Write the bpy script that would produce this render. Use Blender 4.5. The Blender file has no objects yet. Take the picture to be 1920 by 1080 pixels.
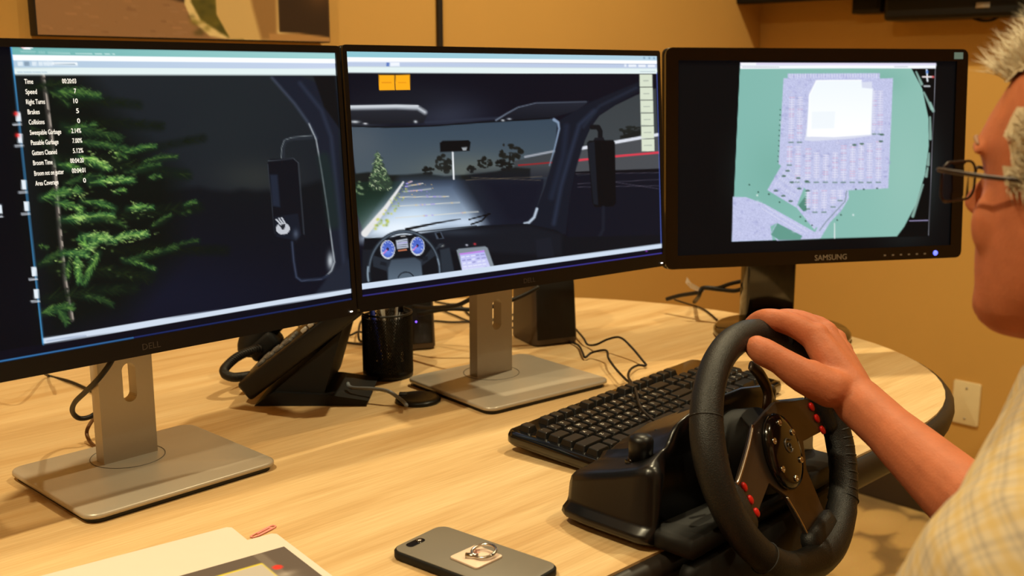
import bpy, bmesh, math, random
import numpy as np
from mathutils import Matrix, Vector, geometry
random.seed(7); RNG = np.random.default_rng(7)
sc = bpy.context.scene
COL = sc.collection
PI = math.pi
# ---------------------------------------------------------------- camera, world, lights, exposure
FPX, PITCH, CAMH, ZT = 2025.0, math.radians(11.15), 1.195, 0.74     # focal length in pixels, tilt, camera height, table height
cam = bpy.data.objects.new('camera', bpy.data.cameras.new('camera')); COL.objects.link(cam)
cam.location = (0, 0, CAMH); cam.rotation_euler = (PI/2 - PITCH, 0, 0)
cam.data.sensor_width = 36; cam.data.lens = 36*FPX/1920; cam.data.clip_start = .02
cam.data.dof.use_dof = True; cam.data.dof.focus_distance = 1.22; cam.data.dof.aperture_fstop = 7.0
sc.camera = cam
w = bpy.data.worlds.new('world'); sc.world = w; w.use_nodes = True
w.node_tree.nodes['Background'].inputs[0].default_value = (1, .75, .45, 1)
w.node_tree.nodes['Background'].inputs[1].default_value = .05
sc.view_settings.view_transform = 'Standard'; sc.view_settings.look = 'None'
sc.view_settings.exposure = 0.0; sc.view_settings.gamma = 1.0; sc.view_settings.use_curve_mapping = False
WARM = (1.0, .85, .52)
CEIL = 2.62
LAMPS = [(.40, 2.08, 19), (1.10, 1.22, 13), (-.72, .36, 23), (-.1, .1, 4), (1.35, .35, 5), (-1.6, -.6, 4)]   # x, y, watts of the ceiling downlights; the last three are added fill lights
# ---------------------------------------------------------------- helpers
TH = math.radians(44)                      # the room and the table run at 44 degrees to the view
EU = Vector((math.cos(TH), math.sin(TH), 0)); EV = Vector((-math.sin(TH), math.cos(TH), 0))
def UV(u, v, z=0.0): return EU*u + EV*v + Vector((0, 0, z))
def ray(x, y):
    a = (x-960)/FPX; b = -(y-540)/FPX
    return Vector((a, math.cos(PITCH)+b*math.sin(PITCH), -math.sin(PITCH)+b*math.cos(PITCH)))
def at(x, y, Y): r = ray(x, y); return Vector((0, 0, CAMH)) + r*(Y/r.y)
def onz(x, y, z): r = ray(x, y); return Vector((0, 0, CAMH)) + r*((z-CAMH)/r.z)
def onplane(x, y, p0, n): r = ray(x, y); c = Vector((0, 0, CAMH)); return c + r*((Vector(p0)-c).dot(n)/r.dot(n))
def lin(c):
    c = np.asarray(c, float)/255.0
    return np.where(c <= .04045, c/12.92, ((c+.055)/1.055)**2.4)
def L3(c): return tuple(float(k) for k in lin(c))
WM = {}
def thing(name, label, cat, loc=(0, 0, 0), rotz=0.0, group=None):
    o = bpy.data.objects.new(name, None); COL.objects.link(o); o.empty_display_size = .05
    M = Matrix.Translation(Vector(loc)) @ Matrix.Rotation(rotz, 4, 'Z'); o.matrix_basis = M; WM[o] = M
    tag(o, label, cat, group); return o
def tag(o, label, cat, group=None):
    o['label'] = label; o['category'] = cat
    if group: o['group'] = group
    return o
def put(name, me, m, parent=None, W=None, label=None, smooth=True, kind=None):
    o = bpy.data.objects.new(name, me); COL.objects.link(o)
    if m: me.materials.clear(); me.materials.append(m)
    W = W if W is not None else (WM[parent] if parent else Matrix())
    WM[o] = W
    if parent: o.parent = parent; o.matrix_basis = WM[parent].inverted() @ W
    else: o.matrix_basis = W
    if label: o['label'] = label
    if kind: o['kind'] = kind
    if smooth and me.polygons:
        me.polygons.foreach_set('use_smooth', [True]*len(me.polygons))
    return o
ID = Matrix()
def mesh(name, v, f):
    me = bpy.data.meshes.new(name); me.from_pydata([tuple(p) for p in v], [], f); me.update(); return me
def bmesh_to(name, bm, sharp=None):
    bmesh.ops.recalc_face_normals(bm, faces=bm.faces)
    if sharp is not None:
        for e in bm.edges:
            if len(e.link_faces) == 2 and e.calc_face_angle(0) > sharp: e.smooth = False
    me = bpy.data.meshes.new(name); bm.to_mesh(me); bm.free(); return me
def rbox(sx, sy, sz, b=.002, seg=2, c=(0, 0, 0), taper=None):
    bm = bmesh.new(); bmesh.ops.create_cube(bm, size=1)
    for v in bm.verts:
        k = 1.0
        if taper is not None and v.co.z > 0: k = taper
        v.co = Vector((v.co.x*sx*k+c[0], v.co.y*sy*k+c[1], v.co.z*sz+c[2]))
    if b > 0: bmesh.ops.bevel(bm, geom=list(bm.edges), offset=b, segments=seg, profile=.5, affect='EDGES')
    return bmesh_to('box', bm, math.radians(35) if b <= 0 else None)
def prism(pts, h, b=0.0, seg=2, sharp=40, z0=0.0):
    """polygon outline in xy raised by h, edges of the two caps rounded"""
    bm = bmesh.new(); vs = [bm.verts.new((p[0], p[1], z0)) for p in pts]
    f = bm.faces.new(vs); r = bmesh.ops.extrude_face_region(bm, geom=[f])
    for v in [g for g in r['geom'] if isinstance(g, bmesh.types.BMVert)]: v.co.z += h
    if b > 0:
        ed = [e for e in bm.edges if abs(e.verts[0].co.z-e.verts[1].co.z) < 1e-7]
        bmesh.ops.bevel(bm, geom=ed, offset=b, segments=seg, profile=.5, affect='EDGES')
    return bmesh_to('prism', bm, math.radians(sharp))
def rrect(sx, sy, r, n=6, c=(0, 0)):
    o = []
    for cx, cy, a0 in ((sx/2-r, sy/2-r, 0), (-sx/2+r, sy/2-r, PI/2), (-sx/2+r, -sy/2+r, PI), (sx/2-r, -sy/2+r, 1.5*PI)):
        for i in range(n+1):
            a = a0+PI/2*i/n; o.append((c[0]+cx+r*math.cos(a), c[1]+cy+r*math.sin(a)))
    return o
def loft(rings, cap=True, closed=True, name='loft'):
    n = len(rings[0]); v = [p for r in rings for p in r]; f = []
    for i in range(len(rings)-1):
        for j in range(n if closed else n-1):
            k = (j+1) % n; f.append((i*n+j, i*n+k, (i+1)*n+k, (i+1)*n+j))
    if cap: f.append(tuple(range(n))[::-1]); f.append(tuple((len(rings)-1)*n+j for j in range(n)))
    me = mesh(name, v, f)
    bm = bmesh.new(); bm.from_mesh(me); bmesh.ops.recalc_face_normals(bm, faces=bm.faces); bm.to_mesh(me); bm.free()
    return me
def spline(pts, n=8):
    P = [Vector(p) for p in pts]; out = []
    for i in range(len(P)-1):
        p0, p1, p2, p3 = P[max(i-1, 0)], P[i], P[i+1], P[min(i+2, len(P)-1)]
        for k in range(n):
            t = k/n; out.append(.5*((2*p1)+(p2-p0)*t+(2*p0-5*p1+4*p2-p3)*t*t+(3*p1-p0-3*p2+p3)*t**3))
    return out+[P[-1]]
def frames(path):
    T = []
    for i in range(len(path)):
        T.append((path[min(i+1, len(path)-1)]-path[max(i-1, 0)]).normalized())
    up = Vector((0, 0, 1)) if abs(T[0].z) < .9 else Vector((1, 0, 0))
    N = (up - T[0]*up.dot(T[0])).normalized(); out = []
    for t in T:
        N = (N - t*N.dot(t)).normalized(); out.append((t, N, t.cross(N)))
    return out
def tube(pts, r, n=8, sm=8, squash=1.0):
    path = spline(pts, sm) if sm > 1 else [Vector(p) for p in pts]
    R = r if hasattr(r, '__len__') else None; rings = []
    for i, (p, (t, N, B)) in enumerate(zip(path, frames(path))):
        if R is not None:
            q = i/(len(path)-1)*(len(R)-1); k = min(int(q), len(R)-2); rr = R[k]+(R[k+1]-R[k])*(q-k)
        else: rr = r
        rings.append([p + N*math.cos(2*PI*j/n)*rr*squash + B*math.sin(2*PI*j/n)*rr for j in range(n)])
    return loft(rings)
def lathe(prof, n=32, c=(0, 0, 0), ring=False):
    if ring: prof = list(prof)+[prof[0]]
    rings = [[(c[0]+r*math.cos(2*PI*j/n), c[1]+r*math.sin(2*PI*j/n), c[2]+z) for j in range(n)] for r, z in prof]
    return loft(rings, cap=not ring)
def join(*mes):
    v, f, k = [], [], 0
    for me in mes:
        v += [tuple(p.co) for p in me.vertices]; f += [tuple(i+k for i in p.vertices) for p in me.polygons]; k = len(v)
    return mesh('joined', v, f)
def xf(me, M): me.transform(M); return me
def frame(o, x, y, z):
    return Matrix(((x[0], y[0], z[0], o[0]), (x[1], y[1], z[1], o[1]), (x[2], y[2], z[2], o[2]), (0, 0, 0, 1)))
def align(o, d, up=(0, 0, 1)):
    """frame whose z axis is d"""
    z = Vector(d).normalized(); u = Vector(up)
    if abs(z.dot(u)) > .98: u = Vector((1, 0, 0))
    x = u.cross(z).normalized(); return frame(o, x, z.cross(x), z)
def text_mesh(s, size, depth=.0002):
    cu = bpy.data.curves.new('lettering', 'FONT'); cu.body = s; cu.size = size; cu.extrude = depth; cu.align_x = 'CENTER'; cu.align_y = 'CENTER'; cu.resolution_u = 3
    o = bpy.data.objects.new('lettering', cu); COL.objects.link(o)
    dg = bpy.context.evaluated_depsgraph_get(); me = bpy.data.meshes.new_from_object(o.evaluated_get(dg))
    bpy.data.objects.remove(o); return me
# ---------------------------------------------------------------- materials
MATS = {}
def mat(name, col, rough=.5, metal=0.0, spec=.5, var=.06, scale=40.0, bump=0.0, bscale=300.0, coat=0.0, emit=0.0, trans=0.0, sub=0.0):
    if name in MATS: return MATS[name]
    m = bpy.data.materials.new(name); m.use_nodes = True; nt = m.node_tree; b = nt.nodes['Principled BSDF']
    c = L3(col)
    tc = nt.nodes.new('ShaderNodeTexCoord'); nz = nt.nodes.new('ShaderNodeTexNoise'); nz.inputs['Scale'].default_value = scale; nz.inputs['Detail'].default_value = 3
    nt.links.new(tc.outputs['Object'], nz.inputs['Vector'])
    mx = nt.nodes.new('ShaderNodeMix'); mx.data_type = 'RGBA'
    mx.inputs['A'].default_value = (*[k*(1-var) for k in c], 1); mx.inputs['B'].default_value = (*[min(1, k*(1+var)) for k in c], 1)
    nt.links.new(nz.outputs['Fac'], mx.inputs['Factor']); nt.links.new(mx.outputs['Result'], b.inputs['Base Color'])
    b.inputs['Roughness'].default_value = rough; b.inputs['Metallic'].default_value = metal; b.inputs['Specular IOR Level'].default_value = spec
    if coat: b.inputs['Coat Weight'].default_value = coat; b.inputs['Coat Roughness'].default_value = .08
    if trans: b.inputs['Transmission Weight'].default_value = trans; b.inputs['IOR'].default_value = 1.06
    if sub: b.inputs['Subsurface Weight'].default_value = sub; b.inputs['Subsurface Radius'].default_value = (.012, .004, .002); b.inputs['Subsurface Scale'].default_value = 1
    if emit: b.inputs['Emission Color'].default_value = (*c, 1); b.inputs['Emission Strength'].default_value = emit
    if bump:
        n2 = nt.nodes.new('ShaderNodeTexNoise'); n2.inputs['Scale'].default_value = bscale; n2.inputs['Detail'].default_value = 2
        nt.links.new(tc.outputs['Object'], n2.inputs['Vector'])
        bp = nt.nodes.new('ShaderNodeBump'); bp.inputs['Strength'].default_value = bump; bp.inputs['Distance'].default_value = .001
        nt.links.new(n2.outputs['Fac'], bp.inputs['Height']); nt.links.new(bp.outputs['Normal'], b.inputs['Normal'])
    MATS[name] = m; return m
def nodes(name):
    m = bpy.data.materials.new(name); m.use_nodes = True; MATS[name] = m
    return m, m.node_tree, m.node_tree.nodes['Principled BSDF']
def ramp(nt, stops):
    r = nt.nodes.new('ShaderNodeValToRGB'); e = r.color_ramp.elements
    while len(e) < len(stops): e.new(.5)
    for k, (p, c) in zip(e, stops): k.position = p; k.color = (*L3(c), 1)
    return r
def wood_mat():
    m, nt, b = nodes('maple_laminate')
    tc = nt.nodes.new('ShaderNodeTexCoord'); mp = nt.nodes.new('ShaderNodeMapping'); mp.inputs['Scale'].default_value = (1.1, 14, 1)
    nt.links.new(tc.outputs['Object'], mp.inputs['Vector'])
    n1 = nt.nodes.new('ShaderNodeTexNoise'); n1.inputs['Scale'].default_value = 2.2; n1.inputs['Detail'].default_value = 5; n1.inputs['Distortion'].default_value = .5
    mp2 = nt.nodes.new('ShaderNodeMapping'); mp2.inputs['Scale'].default_value = (9, 260, 1); nt.links.new(tc.outputs['Object'], mp2.inputs['Vector'])
    n2 = nt.nodes.new('ShaderNodeTexNoise'); n2.inputs['Scale'].default_value = 1.5; n2.inputs['Detail'].default_value = 3
    nt.links.new(mp.outputs[0], n1.inputs['Vector']); nt.links.new(mp2.outputs[0], n2.inputs['Vector'])
    r1 = ramp(nt, [(.3, (206, 168, 116)), (.5, (221, 188, 138)), (.72, (229, 200, 152))]); nt.links.new(n1.outputs['Fac'], r1.inputs[0])
    r2 = ramp(nt, [(.3, (225, 215, 200)), (.7, (255, 255, 255))]); nt.links.new(n2.outputs['Fac'], r2.inputs[0])
    mx = nt.nodes.new('ShaderNodeMix'); mx.data_type = 'RGBA'; mx.blend_type = 'MULTIPLY'; mx.inputs['Factor'].default_value = .6
    nt.links.new(r1.outputs[0], mx.inputs['A']); nt.links.new(r2.outputs[0], mx.inputs['B']); nt.links.new(mx.outputs['Result'], b.inputs['Base Color'])
    b.inputs['Roughness'].default_value = .42; b.inputs['Specular IOR Level'].default_value = .35
    return m
def carpet_mat():
    m, nt, b = nodes('pebble_carpet')
    tc = nt.nodes.new('ShaderNodeTexCoord'); mp = nt.nodes.new('ShaderNodeMapping'); mp.inputs['Scale'].default_value = (7, 10, 1)
    nt.links.new(tc.outputs['Object'], mp.inputs['Vector'])
    nz = nt.nodes.new('ShaderNodeTexNoise'); nz.inputs['Scale'].default_value = 2.0; nt.links.new(mp.outputs[0], nz.inputs['Vector'])
    ad = nt.nodes.new('ShaderNodeMix'); ad.data_type = 'RGBA'; ad.inputs['Factor'].default_value = .12
    nt.links.new(mp.outputs[0], ad.inputs['A']); nt.links.new(nz.outputs['Color'], ad.inputs['B'])
    vo = nt.nodes.new('ShaderNodeTexVoronoi'); vo.feature = 'F1'; vo.inputs['Scale'].default_value = 1.0; vo.inputs['Randomness'].default_value = .8
    nt.links.new(ad.outputs['Result'], vo.inputs['Vector'])
    r = ramp(nt, [(.0, (232, 196, 130)), (.55, (218, 182, 116)), (.68, (150, 122, 78)), (.9, (136, 110, 70))]); nt.links.new(vo.outputs['Distance'], r.inputs[0])
    n2 = nt.nodes.new('ShaderNodeTexNoise'); n2.inputs['Scale'].default_value = 300; nt.links.new(tc.outputs['Object'], n2.inputs['Vector'])
    mx = nt.nodes.new('ShaderNodeMix'); mx.data_type = 'RGBA'; mx.blend_type = 'MULTIPLY'; mx.inputs['Factor'].default_value = .35
    nt.links.new(r.outputs[0], mx.inputs['A']); nt.links.new(n2.outputs['Color'], mx.inputs['B']); nt.links.new(mx.outputs['Result'], b.inputs['Base Color'])
    b.inputs['Roughness'].default_value = .95
    return m
def colattr_mat(name, emit, rough=.4, spec=.3):
    m, nt, b = nodes(name); a = nt.nodes.new('ShaderNodeAttribute'); a.attribute_name = 'Col'
    if emit: b.inputs['Base Color'].default_value = (.004, .004, .005, 1); nt.links.new(a.outputs['Color'], b.inputs['Emission Color']); b.inputs['Emission Strength'].default_value = emit
    else: nt.links.new(a.outputs['Color'], b.inputs['Base Color'])
    b.inputs['Roughness'].default_value = rough; b.inputs['Specular IOR Level'].default_value = spec
    return m
def plaid_mat(name='plaid_cotton', k=1.0):
    m, nt, b = nodes(name)
    uv = nt.nodes.new('ShaderNodeUVMap'); uv.uv_map = 'UVMap'; sp = nt.nodes.new('ShaderNodeSeparateXYZ'); nt.links.new(uv.outputs[0], sp.inputs[0])
    def math_(op, a, bb=None):
        n = nt.nodes.new('ShaderNodeMath'); n.operation = op
        for i, q in enumerate((a, bb)):
            if q is None: continue
            if isinstance(q, (int, float)): n.inputs[i].default_value = q
            else: nt.links.new(q, n.inputs[i])
        return n.outputs[0]
    def stripe(src, period, off, width):
        f = math_('FRACT', math_('ADD', math_('DIVIDE', src, period), off)); d = math_('ABSOLUTE', math_('SUBTRACT', f, .5))
        return math_('MULTIPLY', math_('LESS_THAN', d, width/2), 1.0)
    cur = None; base = L3((212, 202, 174))
    def over(prev, fac, col, amt):
        mx = nt.nodes.new('ShaderNodeMix'); mx.data_type = 'RGBA'; nt.links.new(math_('MULTIPLY', fac, amt), mx.inputs['Factor'])
        if prev is None: mx.inputs['A'].default_value = (*base, 1)
        else: nt.links.new(prev, mx.inputs['A'])
        mx.inputs['B'].default_value = (*L3(col), 1); return mx.outputs['Result']
    for ax in (0, 1):
        s = sp.outputs[ax]
        cur = over(cur, stripe(s, .024, 0, .34), (205, 178, 112), .55)
        cur = over(cur, stripe(s, .024, .5, .24), (150, 142, 138), .55*k)
        cur = over(cur, stripe(s, .012, .25, .12), (236, 230, 210), .5)
    nt.links.new(cur, b.inputs['Base Color']); b.inputs['Roughness'].default_value = .9; b.inputs['Specular IOR Level'].default_value = .1
    return m
WOOD = wood_mat(); CARPET = carpet_mat(); SCREEN = colattr_mat('lit_display', 1.05, .35, .08); PRINT = colattr_mat('printed_colours', 0, .7, .2)
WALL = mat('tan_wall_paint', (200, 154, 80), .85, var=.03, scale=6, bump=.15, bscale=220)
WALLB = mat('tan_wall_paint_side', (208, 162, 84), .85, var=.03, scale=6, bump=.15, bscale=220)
BLACK = mat('black_plastic', (13, 12, 12), .38, spec=.4); BEZEL = mat('black_bezel', (13, 11, 11), .33, spec=.4); GLOSSB = mat('gloss_black', (10, 9, 9), .12, spec=.5, coat=.4)
MATTE = mat('matte_black', (15, 14, 13), .62, spec=.3); RUBBER = mat('cable_rubber', (30, 26, 23), .5, spec=.3); SILVER = mat('satin_silver', (184, 174, 158), .36, metal=.30, spec=.5, var=.03)
STEEL = mat('bright_steel', (205, 200, 190), .2, metal=1.0); DARKMETAL = mat('brushed_dark_metal', (92, 82, 74), .36, metal=.8, var=.1)
LEATHER = mat('black_leather', (20, 19, 18), .48, spec=.45, bump=.5, bscale=900); GREYSEAM = mat('base_seam', (96, 88, 78), .5)
WHITEPL = mat('ivory_plastic', (232, 214, 170), .4); TRIMD = mat('dark_trim', (24, 16, 10), .6); EDGE = mat('dark_brown_edging', (38, 32, 27), .45, spec=.35)
RED = mat('red_button', (205, 28, 24), .3); PAPER = mat('cream_paper', (222, 208, 194), .8, var=.02); GREYPL = mat('grey_case', (120, 112, 100), .45, var=.04)
SKIN = None
# ---------------------------------------------------------------- painter for flat pictures (screens, prints): colours per vertex of a fine flat grid
class Paint:
    def __init__(s, corners, nx, ny, bg):
        (x0, y0), (x1, y1), (x2, y2), (x3, y3) = corners            # TL TR BR BL of the picture as seen in the photograph; rectified to 0..1
        A, B = [], []
        for (u, v), (x, y) in zip(((0, 0), (1, 0), (1, 1), (0, 1)), corners):
            A.append([u, v, 1, 0, 0, 0, -u*x, -v*x]); B.append(x); A.append([0, 0, 0, u, v, 1, -u*y, -v*y]); B.append(y)
        h = np.linalg.solve(np.array(A, float), np.array(B, float)); s.h = np.append(h, 1).reshape(3, 3); s.hi = np.linalg.inv(s.h)
        s.nx, s.ny = nx, ny; u, v = np.meshgrid(np.linspace(0, 1, nx), np.linspace(0, 1, ny)); s.u, s.v = u.ravel(), v.ravel()
        p = s.h @ np.stack([s.u, s.v, np.ones_like(s.u)]); s.x, s.y = p[0]/p[2], p[1]/p[2]
        s.c = np.tile(np.array(bg, float), (len(s.x), 1))
    def uv(s, x, y): p = s.hi @ np.array([x, y, 1.0]); return p[0]/p[2], p[1]/p[2]
    def mix(s, idx, a, col):
        a = a[:, None]; col = np.asarray(col, float); s.c[idx] = s.c[idx]*(1-a)+col*a
    def box(s, pts, pad):
        p = np.asarray(pts, float); return np.nonzero((s.x > p[:, 0].min()-pad) & (s.x < p[:, 0].max()+pad) & (s.y > p[:, 1].min()-pad) & (s.y < p[:, 1].max()+pad))[0]
    def poly(s, pts, col, soft=1.0, alpha=1.0, col2=None, axis=1):
        idx = s.box(pts, soft*2)
        if not len(idx): return
        x, y = s.x[idx], s.y[idx]; P = np.asarray(pts, float); ins = np.zeros(len(idx), bool); d = np.full(len(idx), 1e9)
        for (ax, ay), (bx, by) in zip(P, np.roll(P, -1, 0)):
            c = ((ay > y) != (by > y)); 
            with np.errstate(divide='ignore', invalid='ignore'): ins ^= c & (x < (bx-ax)*(y-ay)/(by-ay+1e-12)+ax)
            dx, dy = bx-ax, by-ay; t = np.clip(((x-ax)*dx+(y-ay)*dy)/(dx*dx+dy*dy+1e-9), 0, 1); d = np.minimum(d, np.hypot(x-ax-t*dx, y-ay-t*dy))
        a = np.clip(.5+np.where(ins, d, -d)/soft, 0, 1)*alpha
        if col2 is not None:
            q = (y if axis else x); lo, hi = P[:, axis].min(), P[:, axis].max(); t = np.clip((q-lo)/(hi-lo), 0, 1)[:, None]
            col = np.asarray(col, float)*(1-t)+np.asarray(col2, float)*t
        s.mix(idx, a, col)
    def line(s, pts, w, col, alpha=1.0, soft=1.0, w2=None):
        pts = np.asarray(pts, float); idx = s.box(pts, w+soft*2)
        if not len(idx): return
        x, y = s.x[idx], s.y[idx]; a = np.zeros(len(idx)); n = len(pts)-1
        for i in range(n):
            (ax, ay), (bx, by) = pts[i], pts[i+1]; dx, dy = bx-ax, by-ay
            t = np.clip(((x-ax)*dx+(y-ay)*dy)/(dx*dx+dy*dy+1e-9), 0, 1); d = np.hypot(x-ax-t*dx, y-ay-t*dy)
            ww = w if w2 is None else w+(w2-w)*(i+t)/n
            a = np.maximum(a, np.clip(.5+(ww/2-d)/soft, 0, 1))
        s.mix(idx, a*alpha, col)
    def glow(s, cx, cy, rx, ry, col, alpha=1.0, p=2.0):
        idx = s.box([(cx-rx*1.6, cy-ry*1.6), (cx+rx*1.6, cy+ry*1.6)], 1)
        if not len(idx): return
        d = ((s.x[idx]-cx)/rx)**2+((s.y[idx]-cy)/ry)**2; s.mix(idx, np.exp(-d**(p/2)*1.5)*alpha, col)
    def ell(s, cx, cy, rx, ry, col, alpha=1.0, n=28, soft=1.0):
        s.poly([(cx+rx*math.cos(2*PI*i/n), cy+ry*math.sin(2*PI*i/n)) for i in range(n)], col, soft, alpha)
    def build(s, wd, ht):
        nx, ny = s.nx, s.ny
        v = np.stack([(s.u-.5)*wd, np.zeros_like(s.u), (.5-s.v)*ht], 1)
        i, j = np.meshgrid(np.arange(nx-1), np.arange(ny-1)); a = (j*nx+i).ravel(); f = np.stack([a, a+nx, a+nx+1, a+1], 1)
        me = bpy.data.meshes.new('picture'); me.vertices.add(len(v)); me.vertices.foreach_set('co', v.ravel().astype(np.float32))
        me.loops.add(f.size); me.loops.foreach_set('vertex_index', f.ravel().astype(np.int32)); me.polygons.add(len(f))
        me.polygons.foreach_set('loop_start', np.arange(0, f.size, 4, dtype=np.int32)); me.update(calc_edges=True)
        at_ = me.color_attributes.new('Col', 'FLOAT_COLOR', 'POINT'); c4 = np.ones((len(v), 4), np.float32); c4[:, :3] = lin(np.clip(s.c, 0, 255)); at_.data.foreach_set('color', c4.ravel())
        return me
def lerp(a, b, t): return (a[0]+(b[0]-a[0])*t, a[1]+(b[1]-a[1])*t)
# ---------------------------------------------------------------- the picture on the left monitor: a conifer at night beside a truck cab
def paint_left():
    p = Paint([(-327, 85.5), (625, 104), (655.5, 562), (-240, 719.5)], 430, 230, (4, 6, 14))
    R = random.Random(3)
    E0, E1 = (24, 93), (82.5, 642)          # window's left border
    def wx(y): return 24+(y-93)/(642-93)*58.5
    scene = [(37, 143), (625, 145), (656, 549), (82, 640)]
    p.poly([(30, 130), (640, 130), (656, 545), (82, 638)], (30, 36, 41), 1, 1, (10, 13, 26))
    p.glow(430, 250, 170, 130, (30, 37, 41), .8); p.glow(480, 335, 100, 40, (48, 52, 50), .7); p.glow(190, 400, 120, 140, (14, 30, 20), .6)
    p.poly([(140, 372), (250, 366), (330, 358), (372, 352), (395, 358), (430, 361), (452, 356), (480, 360), (540, 356), (575, 348), (600, 340), (625, 360), (650, 500), (652, 545), (82, 640)], (12, 16, 20), 12, .85, (12, 14, 30))
    p.glow(330, 560, 260, 90, (16, 20, 38), .8)
    p.poly([(30, 140), (150, 140), (250, 260), (330, 330), (330, 480), (230, 590), (90, 640)], (8, 14, 11), 60, .9)
    p.line([(82, 143), (98, 260), (106, 350), (114, 440), (124, 530), (136, 598)], 8, (60, 56, 52), 1, 3); p.line([(84, 143), (100, 260), (108, 350), (116, 440), (126, 530), (138, 596)], 3.5, (176, 164, 152), .9, 2)
    for q in range(26):
        t = R.random(); x, y = 82+54*t**.9, 145+450*t; p.ell(x+R.uniform(-3, 3), y, 2.5, R.uniform(2, 5), (28, 26, 24), .7, 8)
    def spray(x0, y0, x1, y1, br, n, wid, dark=False):
        br *= 1.12; base = (22*br+8, 54*br+12, 28*br+10); hi = tuple(min(k, c) for k, c in zip((150*br, 205*br, 88*br), (205, 235, 135)))
        p.line([(x0, y0), ((x0+x1)/2, (y0+y1)/2-R.uniform(-4, 6)), (x1, y1)], wid*.8, base, .55, 8)
        L = math.hypot(x1-x0, y1-y0); ang = math.atan2(y1-y0, x1-x0)
        for k in range(n):
            t = R.random()**.8; bx, by = x0+(x1-x0)*t, y0+(y1-y0)*t-4*math.sin(PI*t)
            for sgn in (-1, 1):
                a = ang+sgn*R.uniform(.25, .8); ln = wid*R.uniform(.5, 1.15)*(1.1-.5*t); g = R.random()
                c = tuple(base[i]+(hi[i]-base[i])*g**2.2 for i in range(3))
                p.line([(bx, by), (bx+ln*math.cos(a), by+ln*math.sin(a))], 2.2, c, R.uniform(.4, .95), 2.0, .7)
        p.line([(x0, y0), ((x0+x1)/2, (y0+y1)/2-2), (x1, y1)], 1.4, tuple(min(255, k*.75) for k in hi), .6*min(1, br), 1.5)
    for q in [(60, 170, 130, 160, .25, 25, 20), (110, 195, 260, 200, .18, 30, 22), (110, 230, 300, 240, .15, 30, 24), (60, 240, 110, 300, .3, 20, 18), (120, 320, 380, 262, .14, 30, 20), (110, 300, 350, 330, .25, 40, 26), (120, 420, 370, 390, .2, 40, 28), (100, 500, 280, 520, .2, 40, 30), (130, 470, 420, 470, .12, 40, 26), (90, 560, 250, 540, .25, 34, 26)]: spray(*q)
    for q in [(110, 175, 185, 183, .75, 60, 20), (95, 175, 130, 200, .5, 18, 12), (120, 240, 225, 262, .55, 50, 20), (130, 250, 178, 236, .75, 24, 12), (150, 268, 235, 285, .6, 34, 16), (170, 272, 255, 284, .7, 26, 12), (235, 288, 290, 277, .85, 34, 12), (150, 295, 205, 318, 1.05, 46, 14), (110, 310, 150, 320, .9, 34, 14), (215, 290, 240, 300, .7, 14, 9), (270, 305, 330, 296, .6, 26, 12), (240, 325, 300, 310, .65, 24, 11), (125, 345, 190, 330, .6, 26, 13), (170, 344, 250, 340, 1.0, 54, 16), (215, 362, 236, 360, .85, 14, 9), (280, 335, 300, 333, .7, 14, 9), (80, 372, 150, 358, .95, 50, 18), (105, 380, 155, 395, .9, 40, 15), (155, 378, 215, 392, .9, 34, 14), (240, 392, 285, 390, 1.05, 28, 12), (120, 412, 210, 405, 1.1, 60, 17), (190, 410, 235, 425, .5, 22, 12), (285, 425, 320, 405, .55, 20, 9), (345, 386, 368, 382, .7, 16, 9), (340, 402, 355, 400, .4, 10, 8), (155, 442, 215, 452, 1.15, 54, 16), (215, 448, 275, 440, 1.15, 50, 15), (160, 470, 200, 445, 1.1, 44, 16), (75, 495, 120, 475, .55, 40, 17), (120, 475, 165, 480, 1.1, 40, 15), (145, 480, 150, 528, .95, 46, 16), (185, 475, 160, 530, .85, 46, 16), (130, 490, 128, 520, .6, 22, 12), (230, 486, 290, 505, .75, 34, 12), (235, 490, 330, 465, .6, 34, 12), (310, 468, 370, 452, .5, 24, 11), (160, 555, 210, 570, .5, 34, 14), (80, 585, 135, 575, .75, 50, 18), (110, 580, 125, 602, .75, 40, 16), (75, 460, 90, 466, .6, 10, 8), (170, 470, 150, 450, 1.0, 30, 14)]: spray(*q)
    for q in range(160):
        x, y = R.choice([(185, 450), (205, 448), (165, 470), (150, 405), (185, 300), (210, 342), (255, 392), (130, 368), (250, 443), (150, 490)]); x += R.gauss(0, 16); y += R.gauss(0, 7); a = R.uniform(-.6, .9); p.line([(x, y), (x+9*math.cos(a), y+9*math.sin(a))], 1.8, (196, 230, 128), R.uniform(.3, .85), 1.6, .6)
    for q in range(70): p.glow(R.uniform(110, 260), R.uniform(300, 520), R.uniform(2, 5), R.uniform(1.5, 3), (165, 205, 95), R.uniform(.1, .5))
    # cab pillar, mirror and its arm
    p.poly([(505, 147), (560, 147), (630, 175), (633, 300), (640, 400), (656, 545), (585, 556), (605, 530), (618, 505), (620, 470), (612, 400), (600, 320), (590, 262), (575, 232), (550, 200)], (24, 29, 42), 3)
    p.poly([(585, 147), (625, 147), (634, 245), (605, 205)], (14, 15, 18), 4)
    p.line([(560, 160), (600, 210), (618, 260), (632, 400), (645, 530)], 7, (40, 48, 66), .8, 6); p.line([(508, 150), (550, 198), (577, 236), (590, 262)], 5, (58, 66, 82), .9, 5)
    p.line([(577, 236), (590, 265), (600, 322), (611, 395), (620, 465), (624, 492), (618, 508), (606, 520)], 2.6, (165, 172, 178), .85, 2); p.glow(616, 490, 7, 18, (200, 208, 214), .9)
    p.line([(604, 300), (612, 340), (622, 420)], 22, (26, 42, 40), .7, 12)
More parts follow.
